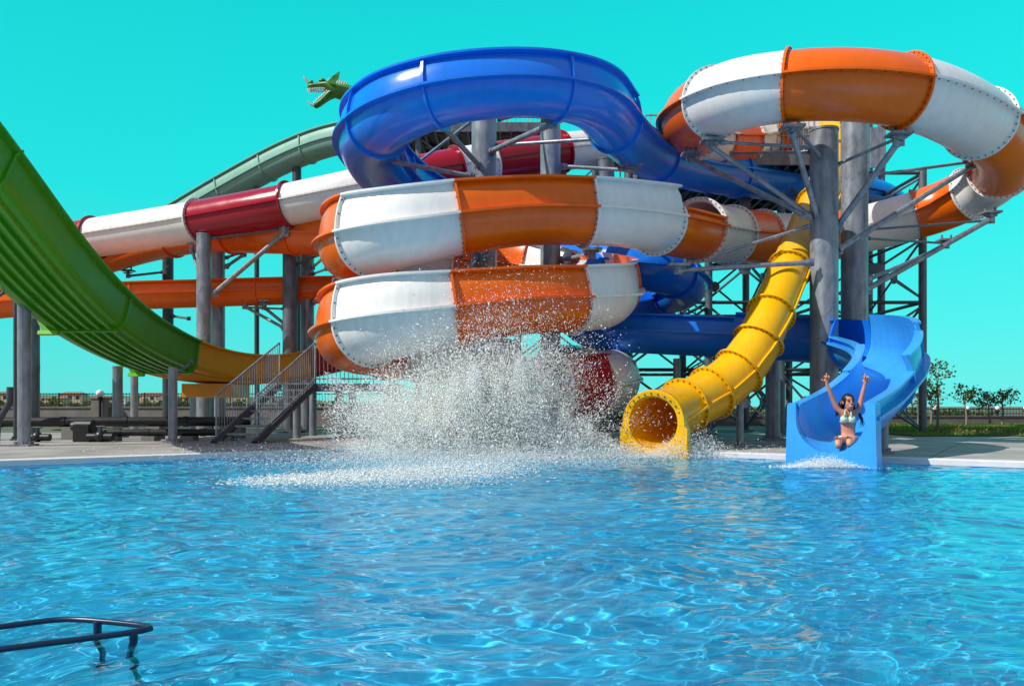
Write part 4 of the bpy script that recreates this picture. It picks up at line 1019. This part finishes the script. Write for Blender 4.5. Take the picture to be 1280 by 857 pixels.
    for k_ in range(9):           # wet ends hanging beside her arm
        s0 = Q(1073 + r.normal(0, .6), 512, .10); mb.tube([s0, s0 + Vector((.05 + r.normal(0, .015), .0, -.10)), s0 + Vector((.09 + r.normal(0, .03), 0, -.17 - r.uniform(0, .10)))], [.010, .007, .002], 6)
    mb.build('hair', M['hair'], root, 180)
    for s in (-1, 1):
        mb = MB(); mb.sphere(hc + Vector((s * .034, -.082, .018)), .0125, 10, 8, (1.3, .6, .7)); mb.build('eye', M['eye'], root, 180)
        mb = MB(); mb.tube([hc + Vector((s * .015, -.092, .043)), hc + Vector((s * .036, -.088, .049)), hc + Vector((s * .056, -.068, .040))], .005, 6); mb.build('eyebrow', M['hair'], root, 180)
    mb = MB(); mb.tube([hc + Vector((-.027, -.084, -.048)), hc + Vector((-.013, -.091, -.056)), hc + Vector((.013, -.091, -.056)), hc + Vector((.027, -.084, -.048))], [.004, .009, .009, .004], 10); mb.build('mouth', M['teeth'], root, 180)
    mb = MB(); mb.tube([hc + Vector((-.031, -.082, -.045)), hc + Vector((0, -.094, -.045)), hc + Vector((.031, -.082, -.045))], .005, 6); mb.tube([hc + Vector((-.030, -.082, -.050)), hc + Vector((0, -.092, -.068)), hc + Vector((.030, -.082, -.050))], .006, 6); mb.build('lips', M['lips'], root, 180)
    # bikini
    mb = MB()
    for s in (-1, 1):
        mb.sphere(Q(1060 + s * 4.9, 520.8, -.082), .059, 18, 12, (1.0, .76, .98))
        mb.tube([Q(1060 + s * 4.6, 517.5, -.115), Q(1060 + s * 3.6, 510.5, -.085), Q(1060 + s * 2.2, 508, .02)], [.016, .008, .007], 8)
    mb.tube([Q(1049.6, 523.5, 0.0), Q(1052, 524.2, -.085), Q(1060, 523.5, -.108), Q(1068, 524.2, -.085), Q(1070.4, 523.5, 0.0)], .008, 8)
    mb.build('bikini_top', M['mint'], root, 180)
    mb = MB(); n = 26; vs = []
    for j, (dy, ka, kb) in enumerate(((-4.4, 1.04, 1.25), (-3.0, 1.12, 1.42), (-1.0, 1.12, 1.5), (1.2, .8, 1.4))):
        c = Q(1060, 545.5 + dy)
        for k_ in range(n): a = 2 * PI * k_ / n; dip = -.035 * max(0, -math.sin(a)) if j > 0 else 0; vs.append(c + Vector((math.cos(a) * .142 * ka, math.sin(a) * .108 * kb, dip)))
    mb.add(vs, [(j * n + k_, j * n + (k_ + 1) % n, (j + 1) * n + (k_ + 1) % n, (j + 1) * n + k_) for j in range(3) for k_ in range(n)]); mb.build('bikini_bottom', M['mint'], root, 180)
person()

# ------------------------------------------------------------------ handrail in the water, lower left
M['railblue'] = mat('dark_blue_rail_steel', (0.012, 0.03, 0.075), 0.3, 0.2, 0.3, 5.0)
hr = thing('pool_handrail', 'dark steel handrail loop at the water surface with two posts going under', 'handrail', P(122, 778, 3.02))
def W(px, py, z=0.035): d = (CAMZ - z) * F / (py - HZ); p = P(px, py, d); return p
mb = MB(); mb.tube([W(-260, 842), W(-120, 825), W(0, 811), W(80, 801), W(150, 792), W(178, 787.5), W(188, 785), W(186, 782.5), W(172, 780.5), W(140, 777), W(110, 774.5), W(85, 773.3), W(60, 775), W(0, 783), W(-120, 799), W(-260, 818)], .0115, 12); mb.build('rail', M['railblue'], hr, 60)
for q in (W(122, 776.0), W(167, 789.5)):
    mb = MB(); mb.tube([q, (q.x, q.y, FLOORZ)], .015, 14); mb.build('post', M['railblue'], hr, 60)

# ------------------------------------------------------------------ splash, spray and foam
def spray_mat():
    m = bpy.data.materials.new('water_spray'); m.use_nodes = True
    nt = m.node_tree; N = nt.nodes; L = nt.links; b = N['Principled BSDF']; out = N['Material Output']
    b.inputs['Base Color'].default_value = (0.965, 0.995, 0.985, 1); b.inputs['Roughness'].default_value = 0.25; b.inputs['Specular IOR Level'].default_value = 0.3
    tr = N.new('ShaderNodeBsdfTranslucent'); tr.inputs['Color'].default_value = (0.97, 0.995, 0.988, 1)
    mx = N.new('ShaderNodeMixShader'); mx.inputs['Fac'].default_value = 0.2
    L.new(b.outputs[0], mx.inputs[1]); L.new(tr.outputs[0], mx.inputs[2]); L.new(mx.outputs[0], out.inputs['Surface'])
    return m
SM = spray_mat()
def droplets(name, label, pos, rad, dirs=None, stretch=None):
    """many small drops as bipyramids, drawn out along their flight"""
    n = len(pos); r = np.random.default_rng(17)
    if dirs is None: dirs = r.normal(0, 1, (n, 3))
    dirs = dirs / np.linalg.norm(dirs, axis=1, keepdims=True)
    a = np.cross(dirs, r.normal(0, 1, (n, 3))); a /= np.linalg.norm(a, axis=1, keepdims=True); b = np.cross(dirs, a)
    st = (np.ones(n) if stretch is None else stretch)[:, None]; rr = rad[:, None]
    V = np.stack([pos + dirs * rr * st, pos - dirs * rr * st, pos + a * rr, pos + (b * .87 - a * .5) * rr, pos + (-b * .87 - a * .5) * rr], 1).reshape(-1, 3).astype(np.float32)
    fa = np.array([(0, 2, 3), (0, 3, 4), (0, 4, 2), (1, 3, 2), (1, 4, 3), (1, 2, 4)], np.int32)
    Fc = (fa[None] + (np.arange(n, dtype=np.int32) * 5)[:, None, None]).reshape(-1, 3)
    me = bpy.data.meshes.new(name); me.vertices.add(len(V)); me.vertices.foreach_set('co', V.ravel()); me.loops.add(Fc.size); me.loops.foreach_set('vertex_index', Fc.ravel())
    me.polygons.add(len(Fc)); me.polygons.foreach_set('loop_start', np.arange(0, Fc.size, 3, dtype=np.int32)); me.update(calc_edges=True)
    me.polygons.foreach_set('use_smooth', np.ones(len(Fc), bool)); me.materials.append(SM)
    o = bpy.data.objects.new(name, me); C.objects.link(o); tag(o, label, 'spray', kind='stuff'); return o
def splash():
    r = np.random.default_rng(42); PO = []; RA = []; DI = []; S = []
    bx, by = -0.40, 14.2
    # jets thrown up and outwards from the landing point
    jets = []
    for _ in range(250):
        q = r.uniform()
        if q < .20: th, sp, ox = r.normal(-.92, .16), r.uniform(.5, 1.0) * 2.35, r.normal(-.35, .3)       # wing thrown to the left
        elif q < .62: th, sp, ox = r.normal(-.22, .26), r.uniform(.35, 1.0) * 2.25, r.normal(-.2, .5)
        elif q < .86: th, sp, ox = r.normal(.36, .20), r.uniform(.4, 1.0) * 2.25, r.normal(.45, .35)     # column on the right
        else: th, sp, ox = r.normal(.1, .55), r.uniform(.7, 1.0) * 3.1, r.normal(.2, .5)
        jets.append((th, sp, ox))
    for (th, ln, ox) in jets:
        n = int(1800 * r.uniform(.4, 1.4))
        t = r.beta(1.1, 1.5, n) * ln
        wv = .03 + t * .10
        ddx = math.sin(th); ddz = math.cos(th); oy = r.normal(0, .3)
        side = r.normal(0, 1, n) * wv; y = by + oy + r.normal(0, 1, n) * (.08 + t * .13)
        x = bx + ox + ddx * t + ddz * side; z = ddz * t - ddx * side * .6 - .05 * (t * abs(ddx)) ** 2
        PO.append(np.stack([x, y, z], -1)); RA.append(np.clip(r.lognormal(math.log(.0044), .5, n), .002, .020)); DI.append(np.tile([ddx, 0, ddz], (n, 1)) + r.normal(0, .3, (n, 3))); S.append(r.uniform(1, 3.0, n))
    # dense white core, low
    n = 420000
    x = bx + r.normal(0, 1, n) * .62 + r.choice([-.8, -.05, .85], n, p=[.32, .36, .32]); h = np.clip(1.25 * np.exp(-((x - bx - .1) / 1.45) ** 2) * (1 + .45 * np.sin(x * 5.1 + 1) * np.sin(x * 11.3)) + .2, .1, 2); z = r.beta(1, 1.9, n) * h; y = by + r.normal(0, .42, n)
    PO.append(np.stack([x, y, z], -1)); RA.append(np.clip(r.lognormal(math.log(.0062), .45, n), .0025, .018)); DI.append(r.normal(0, 1, (n, 3)) + np.array([0, 0, 1])); S.append(r.uniform(1, 2, n))
    # left wing of fine spray drifting over the deck edge
    n = 13000
    t = r.beta(1.2, 1.2, n); x = bx - .9 - t * 2.0; z = (.35 + t * .95) * r.uniform(.15, 1.15, n) ; y = by + r.normal(0, .3, n)
    PO.append(np.stack([x, y, z], -1)); RA.append(np.clip(r.lognormal(math.log(.0042), .4, n), .002, .012)); DI.append(np.tile([-1, 0, .25], (n, 1)) + r.normal(0, .3, (n, 3))); S.append(r.uniform(1.5, 4, n))
    # loose high drops
    n = 5200
    a = r.normal(0, .5, n); rd = r.uniform(1.2, 3.6, n) * (1 - .12 * np.abs(a)); x = bx + .1 + np.sin(a) * rd; z = np.cos(a) * rd; y = by + r.normal(0, .5, n)
    PO.append(np.stack([x, y, z], -1)); RA.append(np.clip(r.lognormal(math.log(.0048), .5, n), .0022, .016)); DI.append(r.normal(0, 1, (n, 3))); S.append(r.uniform(1, 1.6, n))
    p = np.concatenate(PO); ra = np.concatenate(RA); di = np.concatenate(DI); s = np.concatenate(S); kk = p[:, 2] > .01
    droplets('splash_spray', 'tall white burst of spray shooting up from the pool below the coil', p[kk], ra[kk], di[kk], s[kk])
    # churned foam and skipping drops in front of it, drawn towards the left
    n = 110000
    y = r.uniform(8.6, 14.6, n); u = (y - 8.6) / 6.0; cx = -1.6 + 1.6 * u; wd = .55 + 1.9 * u
    x = cx + r.normal(0, 1, n) * wd; dens = np.exp(-((y - 13.2) / 1.5) ** 2) + .02
    kk = r.uniform(0, 1, n) < dens; x, y = x[kk], y[kk]; n = len(x)
    z = np.abs(r.normal(0, 1, n)) * .05 * (1 + 1.2 * np.exp(-((y - 13.2) / 1.2) ** 2)) + .012
    droplets('foam_spray', 'low skipping foam and drops spread on the water before the burst', np.stack([x, y, z], -1), np.clip(r.lognormal(math.log(.0046), .4, n), .0025, .016), np.tile([-.6, -1., .2], (n, 1)) + r.normal(0, .3, (n, 3)), r.uniform(1, 3, n))
    n = 17000                                   # veil of fine foam skating off to the left
    u = r.beta(1.3, 1.3, n); x = -2.75 + 2.6 * u + r.normal(0, .32, n); y = 9.0 + 1.5 * u + r.normal(0, .62, n) * (.45 + u); z = np.abs(r.normal(0, .035, n)) * (.4 + 1.3 * u) + .014
    droplets('foam_veil', 'thin white veil of foam skating over the water towards the left', np.stack([x, y, z], -1), np.clip(r.lognormal(math.log(.0042), .4, n), .002, .010), np.tile([-1., -.4, .1], (n, 1)) + r.normal(0, .25, (n, 3)), r.uniform(1.5, 4, n))
    # yellow mouth
    n = 7000; c = P(850, 552, 13.9)
    x = c.x + r.normal(0, .38, n); y = c.y + r.normal(0, .15, n) - .35; z = np.abs(r.normal(0, .22, n)) * np.exp(-((x - c.x - .15) / .6) ** 2) + .01
    droplets('mouth_spray', 'small spray of drops bursting at the yellow slide mouth', np.stack([x, y, z], -1), np.clip(r.lognormal(math.log(.0055), .45, n), .003, .02))
    n = 6000; c = P(1032, 574, 11.3)
    x = c.x + r.normal(0, .30, n); y = c.y + r.normal(0, .12, n); z = np.abs(r.normal(0, .065, n)) * np.exp(-((x - c.x) / .4) ** 2) + .01
    droplets('slide_wash', 'white water spilling from the blue slide mouth into the pool', np.stack([x, y, z], -1), np.clip(r.lognormal(math.log(.0050), .4, n), .003, .016))
splash()
